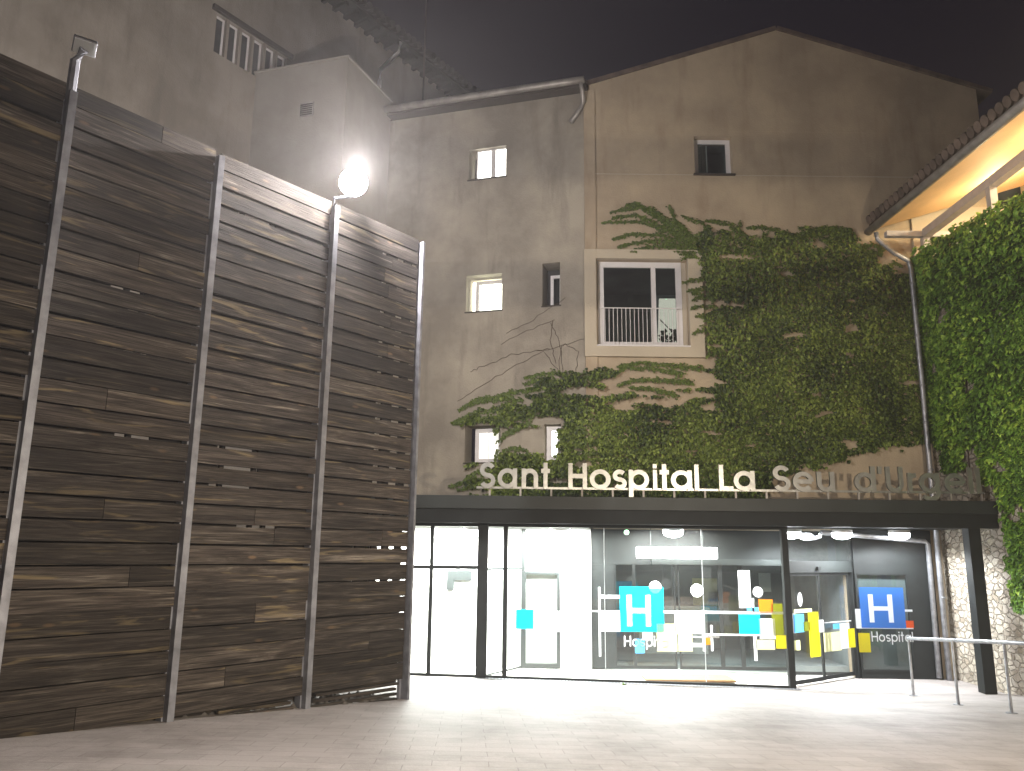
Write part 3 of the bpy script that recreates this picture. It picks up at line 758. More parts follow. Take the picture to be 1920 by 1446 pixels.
# ---------------------------------------------------------------- floodlights on the fence posts
def floodlight(px, py, u, lit):
    base = FE+FA*u
    zt = 6.57
    lab = ('glaring lit round floodlight on top of the fence post nearest the wing' if lit else 'small unlit square floodlight on a stalk above the fence at upper left')
    t = thing('floodlight', (base.x, base.y, zt), lab, 'floodlight')
    if lit:
        c = Vector((-2.02, 9.32, 6.93))
        s = MB(); s.tube([(base.x, base.y, zt-.1), (base.x, base.y, zt+.1), c+Vector((0, .05, -.16))], .022, 8); s.build('stalk', 'post', t)
        d = Vector((.28, -.75, -.6)).normalized()
        h = MB(); h.tube([c-d*.13, c-d*.02, c+d*.005], [.08, .155, .165], 20); h.build('housing', 'post', t, smooth=True)
        g = MB(); g.tube([c+d*.006, c+d*.05, c+d*.085], [.175, .16, .08], 24); g.build('lens', 'lamp_flood', t, smooth=True)
        li = bpy.data.lights.new('flood_beam', 'SPOT'); li.energy = L_FLOOD*.4; li.color = (1, .93, .88); li.shadow_soft_size = .12
        li.spot_size = rad(178); li.spot_blend = .5
        lo = bpy.data.objects.new('flood_beam', li); COL.objects.link(lo); lo.parent = t
        lo.location = c+d*.13-t.location; lo.rotation_euler = d.to_track_quat('-Z', 'Y').to_euler()
        # spill that the frosted lens throws sideways and back on to the walls
        l2 = bpy.data.lights.new('flood_spill', 'POINT'); l2.energy = L_FLOOD*1.5; l2.color = (1, .93, .90); l2.shadow_soft_size = .05
        o2 = bpy.data.objects.new('flood_spill', l2); COL.objects.link(o2); o2.parent = t; o2.location = c+Vector((.05, -.04, .21))-t.location
    else:
        c = onl(140, 95, (FE.x, FE.y), (FA.x, FA.y))+Vector((.12, -.05, 0))
        s = MB(); s.tube([(base.x, base.y, zt-.1), (base.x, base.y, c.z-.1), c+Vector((0, 0, -.02))], .045, 8); s.build('stalk', 'post', t)
        d = Vector((.35, -.5, -.75)).normalized(); a = d.cross(Vector((0, 0, 1))).normalized(); b = d.cross(a)
        h = MB(); h.ob(c-a*.10-b*.075-d*.06, a*.20, b*.15, d*.06); h.build('housing', 'post', t, bevel=.01)
        g = MB(); g.ob(c-a*.092-b*.067+d*.002, a*.184, b*.134, d*.008); g.build('lens', 'white', t)
floodlight(645, 340, 1.53, True)
floodlight(140, 95, 4.66, False)

# ================================================================ ENTRANCE PAVILION
YF = 15.5; YC = 14.9
def Fp(px, py, Y=YF): return ony(px, py, Y)
ZS, ZT = 2.93, 3.43
def pavilion():
    t = thing('entrance_pavilion', (3, 15.5, 0), 'black framed glass entrance pavilion with a flat dark canopy roof', 'entrance')
    r = MB(); r.prism([(-3, 15.05, 3.0), (8.95, 15.05, 3.0), (8.95, 16.94, 3.0), (1.70, 16.94, 3.0), (-2.9, 18.25, 3.0)], (0, 0, .38)); r.build('roof', 'fascia', t)
    f = MB(); f.box(-3.05, 9.18, YC, YC+.14, 3.19, ZT); fo = f.build('fascia', 'fascia', t, bevel=.006)
    f = MB(); f.box(-3.05, 9.10, YC+.035, YC+.14, ZS, 3.188); f.build('fascia', 'black', t)
    e = MB(); e.box(9.04, 9.18, YC+.142, 16.0, 3.19, ZT-.004); e.build('end_cap', 'fascia', t)
    s = MB(); s.prism([(-3, 15.042, ZS+.02), (8.95, 15.042, ZS+.02), (8.95, 16.94, ZS+.02), (1.70, 16.94, ZS+.02), (-2.9, 18.25, ZS+.02)], (0, 0, .045)); s.build('soffit', 'black', t)
    cw = MB(); cw.prism([(-2.55, YF+.06, ZS-.02), (1.62, YF+.06, ZS-.02), (1.62, 16.9, ZS-.02), (-2.5, 17.7, ZS-.02)], (0, 0, .03)); cw.build('ceiling', 'white_wall', t)
    # columns
    for px, Y, wd in ((904.5, YF-.03, .19), ):
        x = Fp(904, 1130).x; c = MB(); c.box(x-.10, x+.10, YF-.12, YF+.08, gz(x, YF), ZS+.015); c.build('column', 'black', t, bevel=.006)
    x = 8.56; c = MB(); c.box(x-.12, x+.10, YC+.06, YC+.28, gz(x, YC), ZS+.015)
    c.build('column', 'black', t, bevel=.006)
    xc = Fp(1487, 1290).x; c = MB(); c.box(xc-.07, xc+.045, YF-.06, YF+.06, gz(xc, YF), ZS+.015); c.build('corner_post', 'black', t)
    # mullions left of and beside the thick column
    xm = {k: Fp(k, 1130).x for k in (807, 947)}
    for k, wd in ((807, .035), (947, .045)):
        c = MB(); c.box(xm[k]-wd, xm[k]+wd, YF-.045, YF+.045, gz(xm[k], YF)+.04, ZS-.05); c.build('mullion', 'black', t)
    xl = -2.55
    c = MB(); c.box(xl-.05, xl, YF-.04, YF+.04, gz(xl, YF), ZS); c.build('mullion', 'black', t)
    # transom at left bays
    zt = Fp(830, 1063).z
    c = MB(); c.box(xl, xm[807]-.036, YF-.03, YF+.03, zt-.04, zt+.03); c.build('transom', 'black', t)
    c = MB(); c.box(xm[807]+.036, Fp(904, 1130).x-.101, YF-.03, YF+.03, zt-.04, zt+.03); c.build('transom', 'black', t)
    # head and bottom rails
    c = MB(); c.box(xl, xc-.071, YF-.04, YF+.04, ZS-.05, ZS+.014); c.build('head_rail', 'black', t)
    c = MB(); c.ob((xl, YF-.03, gz(xl, YF)), (xc-.071-xl, 0, gz(xc, YF)-gz(xl, YF)), (0, .06, 0), (0, 0, .045)); c.build('bottom_rail', 'black', t)
    # glass panes
    xcol = Fp(904, 1130).x
    edges = [(xl, xm[807]-.036), (xm[807]+.036, xcol-.101), (xcol+.101, xm[947]-.046), (xm[947]+.046, Fp(1134, 1130).x-.004), (Fp(1134, 1130).x+.004, Fp(1319, 1130).x-.004), (Fp(1319, 1130).x+.004, xc-.071)]
    panes = []
    for a, b in edges:
        g = MB(); g.box(a, b, YF-.006, YF+.006, .15, ZS-.05); panes.append(g.build('glass_pane', 'glass', t))
    for k in (1134, 1319):
        j = MB(); x = Fp(k, 1130).x; j.box(x-.006, x+.006, YF-.012, YF+.008, gz(x, YF)+.05, ZS-.05); j.build('silicone_joint', 'white', t)
    # lobby white walls at left, black surround of the inner doors
    xw = P(1108, 1150).x
    w_ = MB(); w_.box(-2.6, xw, 16.90, 16.96, 0, ZS-.03); w_.box(-2.66, -2.6, YF+.05, 16.9, 0, ZS-.03); w_.build('lobby_wall', 'white_wall', t)
    bb = lambda px, py: ony(px, py, 16.88)
    # inner glazed partition with transom from the thick column to the back wall
    pr = MB(); A = Vector((xcol+.03, YF+.09, 0)); B = Vector((bb(979, 1150).x, 16.89, 0)); dd = B-A
    pr.ob(A+Vector((0, 0, zt-.06)), dd, (.04, 0, 0), (0, 0, .05)); pr.ob(B-dd*.03+Vector((0, 0, .1)), dd*.03, (.06, 0, 0), (0, 0, 2.78)); pr.ob(A+Vector((0, 0, .15)), dd, (.04, 0, 0), (0, 0, .03))
    pr.build('partition_frame', 'fascia', t)
    g = MB(); g.ob(A+Vector((.015, 0, .18)), dd*.97, (.01, 0, 0), (0, 0, zt-.24)); g.build('glass_pane', 'glass_side', t)
    # door in the white wall
    d = MB(); z0 = .14; z1 = bb(1010, 1072).z; x0, x1 = bb(977, 1150).x, bb(1050, 1150).x
    d.box(x0, x0+.10, 16.80, 16.899, z0, z1); d.box(x1-.065, x1, 16.80, 16.899, z0, z1); d.box(x0+.10, x1-.065, 16.80, 16.899, z1-.05, z1); d.box(x0+.10, x1-.065, 16.80, 16.899, z0, z0+.09)
    do = d.build('inner_door', 'fascia', t); g = MB(); g.box(x0+.10, x1-.065, 16.84, 16.85, z0+.09, z1-.05); g.build('pane', 'glass', do)
    hd = MB(); hd.tube([(x1-.03, 16.76, 1.05), (x1-.03, 16.76, 1.25)], .012, 8); hd.tube([(x1-.03, 16.8, 1.15), (x1-.03, 16.76, 1.15)], .012, 6); hd.build('handle', 'black', do)
    pb = MB(); pb.box(bb(838, 1080).x, bb(885, 1080).x, 16.86, 16.899, bb(860, 1088).z, bb(860, 1070).z); pb.box(bb(838, 1080).x, bb(852, 1080).x, 16.86, 16.899, bb(860, 1106).z, bb(860, 1088).z-.001); pb.build('wall_shelf', 'fascia', t)
    # inner screen at the old doorway: black frame with glass
    D = lambda px, py: ony(px, py, 16.95)
    xs0, xs1 = xw, 7.07
    zh = D(1300, 1060).z
    fr = MB(); fr.box(xs0+.002, xs1, 16.95, 17.02, zh, ZS-.03); fr.build('door_header', 'black', t)
    ds = MB(); ds.box(D(1195, 0).x, D(1426, 0).x, 16.84, 16.949, zh+.01, zh+.13); ds.build('sliding_gear', 'fascia', t)
    for a, b, f_ in ((1108, 1153, 0), (1153, 1190, .03), (1190, 1268, .03), (1273, 1352, .03), (1352, 1392, .05), (1392, 1473, .03)):
        xa, xb = D(a, 1150).x, D(b, 1150).x
        mb = MB(); z0 = .13
        if f_ == 0: mb.box(xa+.01, xb-.002, 16.95, 17.0, z0, zh-.002)
        else:
            mb.box(xa, xa+f_, 16.96, 17.0, z0, zh-.002); mb.box(xb-f_, xb-.001, 16.96, 17.0, z0, zh-.002); mb.box(xa+f_, xb-f_, 16.96, 17.0, z0, z0+.06)
        o = mb.build('door_panel', 'black', t)
        if f_: g = MB(); g.box(xa+f_, xb-f_, 16.975, 16.985, z0+.06, zh-.003); g.build('pane', 'glass_dark', o)
    xb = D(1473, 1150).x
    mb = MB(); mb.box(xb, xs1-.0, 16.96, 17.0, .05, .11); mb.box(xb, xb+.05, 16.96, 17.0, .11, zh); mb.build('door_panel', 'black', t)
    # corridor behind
    co = MB(); co.box(1.0, 7.06, 20.4, 20.5, 0, 3); co.box(.95, 1.0, 17.5, 20.4, 0, 3); co.box(7.06, 7.11, 17.46, 20.4, 0, 3); co.box(1.0, 7.06, 17.46, 20.4, 2.95, 3)
    co.box(1.0, 7.06, 17.46, 20.4, .0, .16); co.build('corridor', 'greywall', t)
    ct = MB(); ct.box(3.0, 4.6, 19.3, 19.9, .16, 1.15); ct.box(2.95, 4.65, 19.25, 19.95, 1.151, 1.19); ct.build('counter', 'white_wall', t)
    for (px0, py0, px1, py1, mt) in ((1158, 1090, 1185, 1100, 'blue'), (1300, 1085, 1345, 1135, 'cream'), (1330, 1110, 1350, 1140, 'olive'), (1310, 1137, 1345, 1148, 'skyblue'), (1270, 1120, 1300, 1147, 'dark'), (1425, 1075, 1445, 1110, 'white_wall')):
        a = ony(px0, py1, 20.3); b = ony(px1, py0, 20.3); q = MB(); q.box(a.x, b.x, 20.33, 20.36, a.z, b.z); q.build('wall_poster', mt, t)
    # oblique sliding doors at the right
    A = Vector((xc+.04, YF+.03, 0)); B = Vector((7.08, 16.93, 0)); dv = (B-A); L = dv.length; u = dv/L; nn = Vector((-u.y, u.x, 0))
    zd = 2.08
    mb = MB(); mb.ob(A+Vector((0, 0, zd)), dv, nn*.10, (0, 0, .22)); mb.build('sliding_gear', 'fascia', t)
    se = MB(); se.ob(A+u*(L*.42)+nn*-.04+Vector((0, 0, zd+.05)), u*.1, nn*.039, (0, 0, .06)); se.build('sensor', 'black', t)
    g = MB(); g.ob(A+nn*.04+Vector((0, 0, zd+.22)), dv, nn*.01, (0, 0, ZS-zd-.23)); g.build('glass_pane', 'glass', t)
    tr = MB(); tr.ob(A+Vector((0, 0, zd+.221)), u*.03, nn*.06, (0, 0, ZS-zd-.23)); tr.build('mullion', 'black', t); tr = MB(); tr.ob(B-u*.05+Vector((0, 0, gz(7, 17))), u*.05, nn*.09, (0, 0, ZS-.05)); tr.build('mullion', 'black', t)
    leaf = []
    for i, (a, b) in enumerate(((0.01, .47), (.475, .96))):
        mb = MB(); z0 = .06; a *= L; b *= L; off = nn*(.02+.04*i)
        for q in ((a, a+.04, z0, zd-.005), (b-.04, b, z0, zd-.005), (a+.04, b-.04, z0, z0+.07), (a+.04, b-.04, zd-.06, zd-.005)):
            mb.ob(A+off+u*q[0]+Vector((0, 0, q[2])), u*(q[1]-q[0]), nn*.035, (0, 0, q[3]-q[2]))
        o = mb.build('sliding_door', 'black', t); g = MB(); g.ob(A+off+nn*.012+u*(a+.04)+Vector((0, 0, z0+.07)), u*(b-a-.08), nn*.01, (0, 0, zd-.06-z0-.07)); g.build('pane', 'glass', o); leaf.append(o)
    # decals on the oblique doors
    def od(px0, py0, px1, py1, mt, k):
        e = A-nn*(.004+.0015*k); p = onl(px0, py1, (e.x, e.y), (u.x, u.y)); q = onl(px1, py0, (e.x, e.y), (u.x, u.y))
        p2 = onl(px0, py0, (e.x, e.y), (u.x, u.y))
        s0 = (p-e).dot(u); s1 = (q-e).dot(u); mb = MB(); o_ = e+u*s0+Vector((0, 0, p.z)); du = u*(s1-s0); dz = Vector((0, 0, q.z-p.z)); mb.add([o_, o_+du, o_+du+dz, o_+dz], [(0, 1, 2, 3)]); mb.build('sticker', mt, leaf[0])
    for k, dcl in enumerate(((1481, 1150, 1490, 1188, 'white'), (1489, 1151, 1507, 1187, 'skyblue'), (1489, 1141, 1522, 1150, 'cream'), (1507, 1165, 1519, 1184, 'olive'), (1520, 1147, 1534, 1233, 'yellow'), (1489, 1200, 1500, 1220, 'cream'),
                             (1536, 1162, 1544, 1186, 'white'), (1545, 1165, 1596, 1167, 'white'), (1562, 1169, 1575, 1180, 'skyblue'), (1546, 1184, 1576, 1223, 'cream'), (1577, 1168, 1592, 1217, 'white'), (1592, 1178, 1602, 1215, 'yellow'))):
        od(*dcl, k)
    e = A-nn*.01; ci = MB(); p = onl(1500, 1124, (e.x, e.y), (u.x, u.y)); pts = [p+u*(.075*math.cos(a))+Vector((0, 0, .13*math.sin(a))) for a in [2*math.pi*k/20 for k in range(20)]]
    ci.add(pts, [tuple(range(20))]); ci.build('sticker', 'white', leaf[0])
    # right black wall with the blue H window
    mb = MB(); Y = 16.90
    G = lambda px, py: ony(px, py, Y)
    wx0, wx1, wz0, wz1 = G(1600, 1160).x, G(1709, 1160).x, G(1650, 1260).z, G(1650, 1074).z
    wx0 = max(wx0, 7.09)
    xr = G(1758, 1150).x
    wallcells(mb, (7.09, Y, 0), (1, 0, 0), (0, .09, 0), xr-7.09, 0.0, ZS+.01, [(wx0-7.09+.001, wx1-7.09, wz0, wz1)])
    mb.build('black_panel', 'black', t)
    mb = MB(); 
    for q in ((wx0, wx0+.04, wz0, wz1), (wx1-.04, wx1, wz0, wz1), (wx0+.04, wx1-.04, wz0, wz0+.04), (wx0+.04, wx1-.04, wz1-.04, wz1)): mb.box(q[0], q[1], Y-.012, Y+.05, q[2], q[3])
    wf = mb.build('side_window', 'black', t); g = MB(); g.box(wx0+.04, wx1-.04, Y+.02, Y+.03, wz0+.04, wz1-.04); gp = g.build('pane', 'glass_dark', wf)
    bk = MB(); bk.box(wx0, wx1, Y+.0951, Y+.099, wz0, wz1); bk.build('backing', 'greywall', wf)
    def rd(px0, py0, px1, py1, mt, k, name='sticker', par=gp):
        a = G(px0, py1); b = G(px1, py0); q = MB(); yy = Y-.014-.002*k; q.sheet(a.x, b.x, yy, a.z, b.z); return q.build(name, mt, par)
    rd(1605, 1142, 1620, 1178, 'white', 0); rd(1606, 1176, 1712, 1178.5, 'white', 1); rd(1691, 1143, 1710, 1147, 'white', 0); rd(1693, 1164, 1712, 1177, 'red', 2); rd(1611, 1187, 1630, 1223, 'yellow', 0)
    rd(1615, 1102, 1692, 1177, 'blue', 3)
    q = MB(); a = G(1630, 1167); b = G(1671, 1115); put_glyph(q, 'H', a.x, a.z, Y-.024, b.z-a.z, .15, width=b.x-a.x, depth=0); q.build('letter', 'white', gp)
    word(gp, 'Hospital', G(1634, 1203).x, G(1634, 1203).z, G(1712, 1203).x, Y-.02, G(1650, 1184).z-G(1650, 1203).z)
    # decals on the front glass
    def fd(px0, py0, px1, py1, mt, k=0, par=4):
        a = Fp(px0, py1); b = Fp(px1, py0); q = MB(); yy = YF-.014-.002*k; q.sheet(a.x, b.x, yy, a.z, b.z); return q.build('sticker', mt, panes[par])
    fd(967, 1143, 1001, 1179, 'cyan', 0, 3); fd(1001, 1146, 1052, 1184, 'white', 0, 3)
    fd(1108, 1145, 1162, 1147, 'white', 0, 3); fd(1243, 1147, 1468, 1149.5, 'white', 5)
    fd(1123, 1101, 1125.5, 1231, 'white', 1, 3); fd(1125, 1116, 1162, 1122, 'white', 0, 3)
    fd(1126, 1149, 1162, 1184, 'white', 2, 3)
    a = Fp(1163, 1184); b = Fp(1243, 1101); ha = Fp(1176, 1174); hb = Fp(1219, 1116); yy = YF-.020
    tw = .15/.74*(hb.x-ha.x); th = .155*(hb.z-ha.z); mz = (ha.z+hb.z)/2; q = MB()
    for c in ((a.x, ha.x, a.z, b.z), (hb.x, b.x, a.z, b.z), (ha.x, hb.x, a.z, ha.z), (ha.x, hb.x, hb.z, b.z), (ha.x+tw, hb.x-tw, ha.z, mz-th/2), (ha.x+tw, hb.x-tw, mz+th/2, hb.z)): q.sheet(c[0], c[1], yy, c[2], c[3])
    q.build('sticker', 'cyan', panes[4]); q = MB()
    for c in ((ha.x, ha.x+tw, ha.z, hb.z), (hb.x-tw, hb.x, ha.z, hb.z), (ha.x+tw, hb.x-tw, mz-th/2, mz+th/2)): q.sheet(c[0], c[1], yy, c[2], c[3])
    q.build('letter', 'white', panes[4])
    fd(1191, 1198, 1208, 1225, 'skyblue', 0); fd(1205, 1186, 1223, 1200, 'white', 1)
    fd(1232, 1170, 1268, 1221, 'cream', 6); fd(1265, 1150, 1316, 1188, 'white', 7); fd(1272, 1188, 1297, 1221, 'cream', 6)
    fd(1297, 1206, 1320, 1213, 'white', 1); fd(1317, 1144, 1320, 1221, 'white', 8, 5); fd(1333, 1172, 1335.5, 1221, 'white', 3, 5); fd(1321, 1196, 1331, 1209, 'orange', 0, 5); fd(1297, 1193, 1348, 1195.5, 'white', 9, 5)
    fd(1320, 1189, 1425, 1191.5, 'white', 0, 5); fd(1386, 1152, 1424, 1189, 'cyan', 2, 5); fd(1424, 1160, 1452, 1198, 'white', 4, 5)
    fd(1423, 1124, 1448, 1149, 'orange', 2, 5); fd(1448, 1132, 1466, 1191, 'olive', 1, 5); fd(1455, 1191, 1473, 1216, 'yellow', 3, 5)
    fd(1414, 1191, 1418, 1239, 'white', 1, 5); fd(1410, 1122, 1413, 1147, 'white', 1, 5); fd(1418, 1200, 1452, 1218, 'cream', 1, 5); fd(1400, 1139, 1422, 1146, 'skyblue', 1, 5)
    fd(1386, 1070, 1405, 1140, 'white', 0, 5)
    for cx, cy, r_ in ((1228, 1101, .115), (1306, 1107, .12), (1420, 1110, .095)):
        c = Fp(cx, cy); q = MB(); q.add([(c.x+r_*math.cos(a), YF-.034, c.z+r_*math.sin(a)) for a in [6.2832*k/28 for k in range(28)]], [tuple(range(28))]); q.build('sticker', 'white', panes[4])
    word(panes[4], 'Hospital', Fp(1170, 1212).x, Fp(1170, 1212).z, Fp(1256, 1212).x, YF-.018, Fp(1170, 1192).z-Fp(1170, 1212).z)
    # white water pipe under the canopy
    pp = MB(); pp.tube([(6.2, 16.2, 2.86), (8.55, 16.8, 2.72), (8.62, 16.82, 2.66), (8.60, 16.82, .04)], .05, 12); pp.build('water_pipe', 'steel', t, smooth=True)
    pk = MB(); pk.tube([(xl+.3, 15.05+.3, 2.9), (xl+.4, 16, 2.9)], .01)
    return t
def word(parent, s, x0, z, x1, y, size, w=.13, xh=.72, gap=.12):
    tot = sum(glyph(c, w, xh)[0]+gap for c in s)-gap; k = (x1-x0)/tot; x = x0; mb = MB()
    for c in s:
        W = glyph(c, w, xh)[0]; put_glyph(mb, c, x, z, y, size, w, xh, width=W*k, depth=0); x += (W+gap)*k
    return mb.build('lettering', 'white', parent)
pav = pavilion()

# lamps
def downlights():
    pts = [(888, 997), (1050, 995), (1262, 996), (1483, 998), (1578, 1000), (1686, 1001)]
    labs = ['ceiling lamp almost hidden by the thick black column', 'glaring ceiling lamp just right of the narrow black mullion', 'glaring ceiling lamp above the cyan H square',
            'glaring ceiling lamp beside the corner post of the glass', 'oval ceiling lamp above the sliding doors', 'oval ceiling lamp under the canopy above the blue H sign']
    proto = None
    for i, ((px, py), lab) in enumerate(zip(pts, labs)):
        p = ony(px, py, 16.2); p.z = ZS+.018-.03
        zc = p.z-(.03 if i < 3 and p.x < 1.6 else .0)
        if proto is None:
            t = thing('ceiling_lamp', (0, 0, 0), lab, 'lamp', 'round lamps under the canopy ceiling')
            b = MB(); b.disc((0, 0, -.06), .20, .06, 32); b.build('lamp_body', 'white_paint', t)
            d = MB(); d.tube([(0, 0, -.062), (0, 0, -.13), (0, 0, -.17), (0, 0, -.19)], [.195, .185, .13, .04], 28); d.build('diffuser', 'lamp_white', t, smooth=True)
            li = bpy.data.lights.new('lamp_light', 'SPOT'); li.energy = L_DOWN; li.color = (.93, .97, 1); li.shadow_soft_size = .14; li.spot_size = rad(172); li.spot_blend = .3
            lo = bpy.data.objects.new('lamp_light', li); COL.objects.link(lo); lo.parent = t; lo.location = (0, 0, -.21)
            proto = t
        else:
            t = copy_tree(proto); t['label'] = lab
        t.location = (p.x, 16.2, zc)
    # second row deeper is not visible
downlights()
def lobby_lamp():
    a = ony(1193, 1047, 16.5); b = ony(1345, 1027, 16.5); z1 = b.z+.0
    t = thing('tube_lamp', ((a.x+b.x)/2, 16.5, a.z), 'long white linear lamp hanging inside the lobby glass above the inner doors', 'lamp')
    m_ = MB(); m_.box(a.x, b.x, 16.47, 16.53, a.z, b.z); m_.build('diffuser', 'lamp_tube', t, bevel=.02)
    c = MB(); c.tube([(a.x+.3, 16.5, b.z), (a.x+.3, 16.5, ZS+.02)], .008, 6); c.tube([(b.x-.3, 16.5, b.z), (b.x-.3, 16.5, ZS+.02)], .008, 6); c.build('cable', 'black', t)
    g = thing('exit_indicator', ony(1175, 998, 16.6), 'tiny green light glowing high inside the lobby glass', 'light')
    q = MB(); p = ony(1175, 998, 16.6); q.disc(p, .05, .04, 16, 'y'); q.build('lens', 'green_led', g)
    q = MB(); q.disc(p+Vector((0, .041, 0)), .06, .03, 16, 'y'); q.build('housing', 'black', g)
    for x, e, y in ((-1.3, L_LOBBY, 16.4), (.9, L_LOBBY, 16.3), (3.3, L_LOBBY*1.0, 16.2)):
        li = bpy.data.lights.new('lobby_ceiling_light', 'AREA'); li.shape = 'RECTANGLE'; li.size = 1.2; li.size_y = .3; li.energy = e*.5; li.color = (1, 1, .95)
        lo = bpy.data.objects.new('lobby_ceiling_light', li); COL.objects.link(lo); lo.location = (x, y, ZS-.06); lo.parent = None
    li = bpy.data.lights.new('corridor_light', 'AREA'); li.size = 1.5; li.energy = 18; li.color = (1, .98, .9)
    lo = bpy.data.objects.new('corridor_light', li); COL.objects.link(lo); lo.location = (4, 19, 2.9)
lobby_lamp()

def misc_ground():
    # slot drain in front of the glass
    a = Fp(895, 1283); x0 = -.6; x1 = 5.3; y = YF-.22
    t = MB(); t.ob((x0, y, gz(x0, y)+.004), (x1-x0, 0, gz(x1, y)-gz(x0, y)), (0, .13, 0), (0, 0, .008)); o = t.build('drain_channel', 'steel')
    tag(o, 'narrow slotted drain grating running along the foot of the glass front', 'drain')
    s = MB()
    for k in range(96):
        x = x0+.03+k*(x1-x0-.06)/95; s.box(x-.012, x+.012, y+.02, y+.11, gz(x, y)+.0125, gz(x, y)+.0155)
    s.build('slots', 'dark', o)
    # doormat inside
    A, B, C_, D_ = [ony(*p, 16) for p in ((1205, 1256), (1340, 1256), (1366, 1275), (1220, 1275))]
    mt = MB(); mt.box(2.55, 4.25, 15.72, 16.5, .075, .115); tag(mt.build('doormat', 'mat', bevel=.01), 'tan coconut doormat on the white lobby floor behind the glass', 'doormat')
    # handrail
    pts = [onground(1713, 1305), onground(1797, 1322), onground(1897, 1338)]
    d = (pts[2]-pts[0])/2; pts.append(pts[2]+d*1.05); pts.append(pts[2]+d*2.1)
    for p in pts: p.z = gz(p.x, p.y)
    t = thing('handrail', pts[0], 'brushed steel handrail on round posts beside the blue H window', 'handrail')
    tops = [p+Vector((0, 0, .94)) for p in pts]
    r = MB(); a = tops[0]-d.normalized()*.03; r.tube([a, tops[-1]], .028, 12); r.build('rail', 'steel', t, smooth=True)
    for p, q in zip(pts, tops):
        m_ = MB(); m_.tube([p, q-Vector((0, 0, .02))], .021, 12); m_.disc((p.x, p.y, p.z), .07, .012, 20); m_.build('post', 'steel', t)
    # weed
    p = onground(1170, 1285); wd = MB(); random.seed(3)
    for k in range(14):
        a = random.uniform(0, 6.28); l = random.uniform(.04, .09); v = Vector((math.cos(a)*l, math.sin(a)*l, random.uniform(.01, .05))); s = Vector((-math.sin(a), math.cos(a), 0))*.015
        wd.add([p, p+v*.5+s, p+v, p+v*.5-s], [(0, 1, 2, 3)], (random.random(),)*3)
    tag(wd.build('weed', 'ivy_near', origin=p), 'tiny green weed growing in the drain at the foot of the glass', 'weed')
misc_ground()

# ================================================================ SIGN
def sign():
    Y = 14.98
    zb = (ony(905, 914, Y).z+ony(1700, 925, Y).z)/2; zc = ony(1360, 873, Y).z; size = zc-ony(1360, 921.5, Y).z
    t = thing('entrance_sign', (3, Y, zb), 'large brushed metal letters reading Sant Hospital La Seu d\'Urgell standing on the canopy edge', 'sign')
    L = [('S', 899.5, 928.7), ('a', 933, 969.5), ('n', 978, 1009), ('t', 1014.7, 1031), ('H', 1065.7, 1100.7), ('o', 1105.7, 1145), ('s', 1149, 1175), ('p', 1179, 1217), ('i', 1224.6, 1232), ('t', 1237, 1254.6),
         ('a', 1258, 1297.5), ('l', 1302.5, 1310.5), ('L', 1348.5, 1374.7), ('a', 1375.7, 1415.5), ('S', 1449.7, 1482), ('e', 1486.5, 1526), ('u', 1532, 1565), ('d', 1602, 1642), ("'", 1648, 1655), ('U', 1661.8, 1694),
         ('r', 1702.5, 1719), ('g', 1723.7, 1761.5), ('e', 1770.5, 1810), ('l', 1815.8, 1824), ('l', 1830, 1838.5)]
    for ch, a, b in L:
        x0, x1 = ony(a, 900, Y).x, ony(b, 900, Y).x; mb = MB()
        put_glyph(mb, ch, x0, zb, Y, size, .17, .77, width=x1-x0, depth=.05); mb.build('letter', 'sign', t)
    x0 = ony(893, 915, Y).x; x1 = ony(1850, 925, Y).x
    r = MB(); r.box(x0, x1, Y+.055, Y+.085, zb-.005, zb+.035); r.build('rail', 'sign', t)
    k = 0; x = x0+.25
    while x < x1:
        b = MB(); b.box(x-.018, x+.018, Y+.056, Y+.084, 3.43, zb-.006); b.build('bracket', 'gutter', t); x += .575
sign()

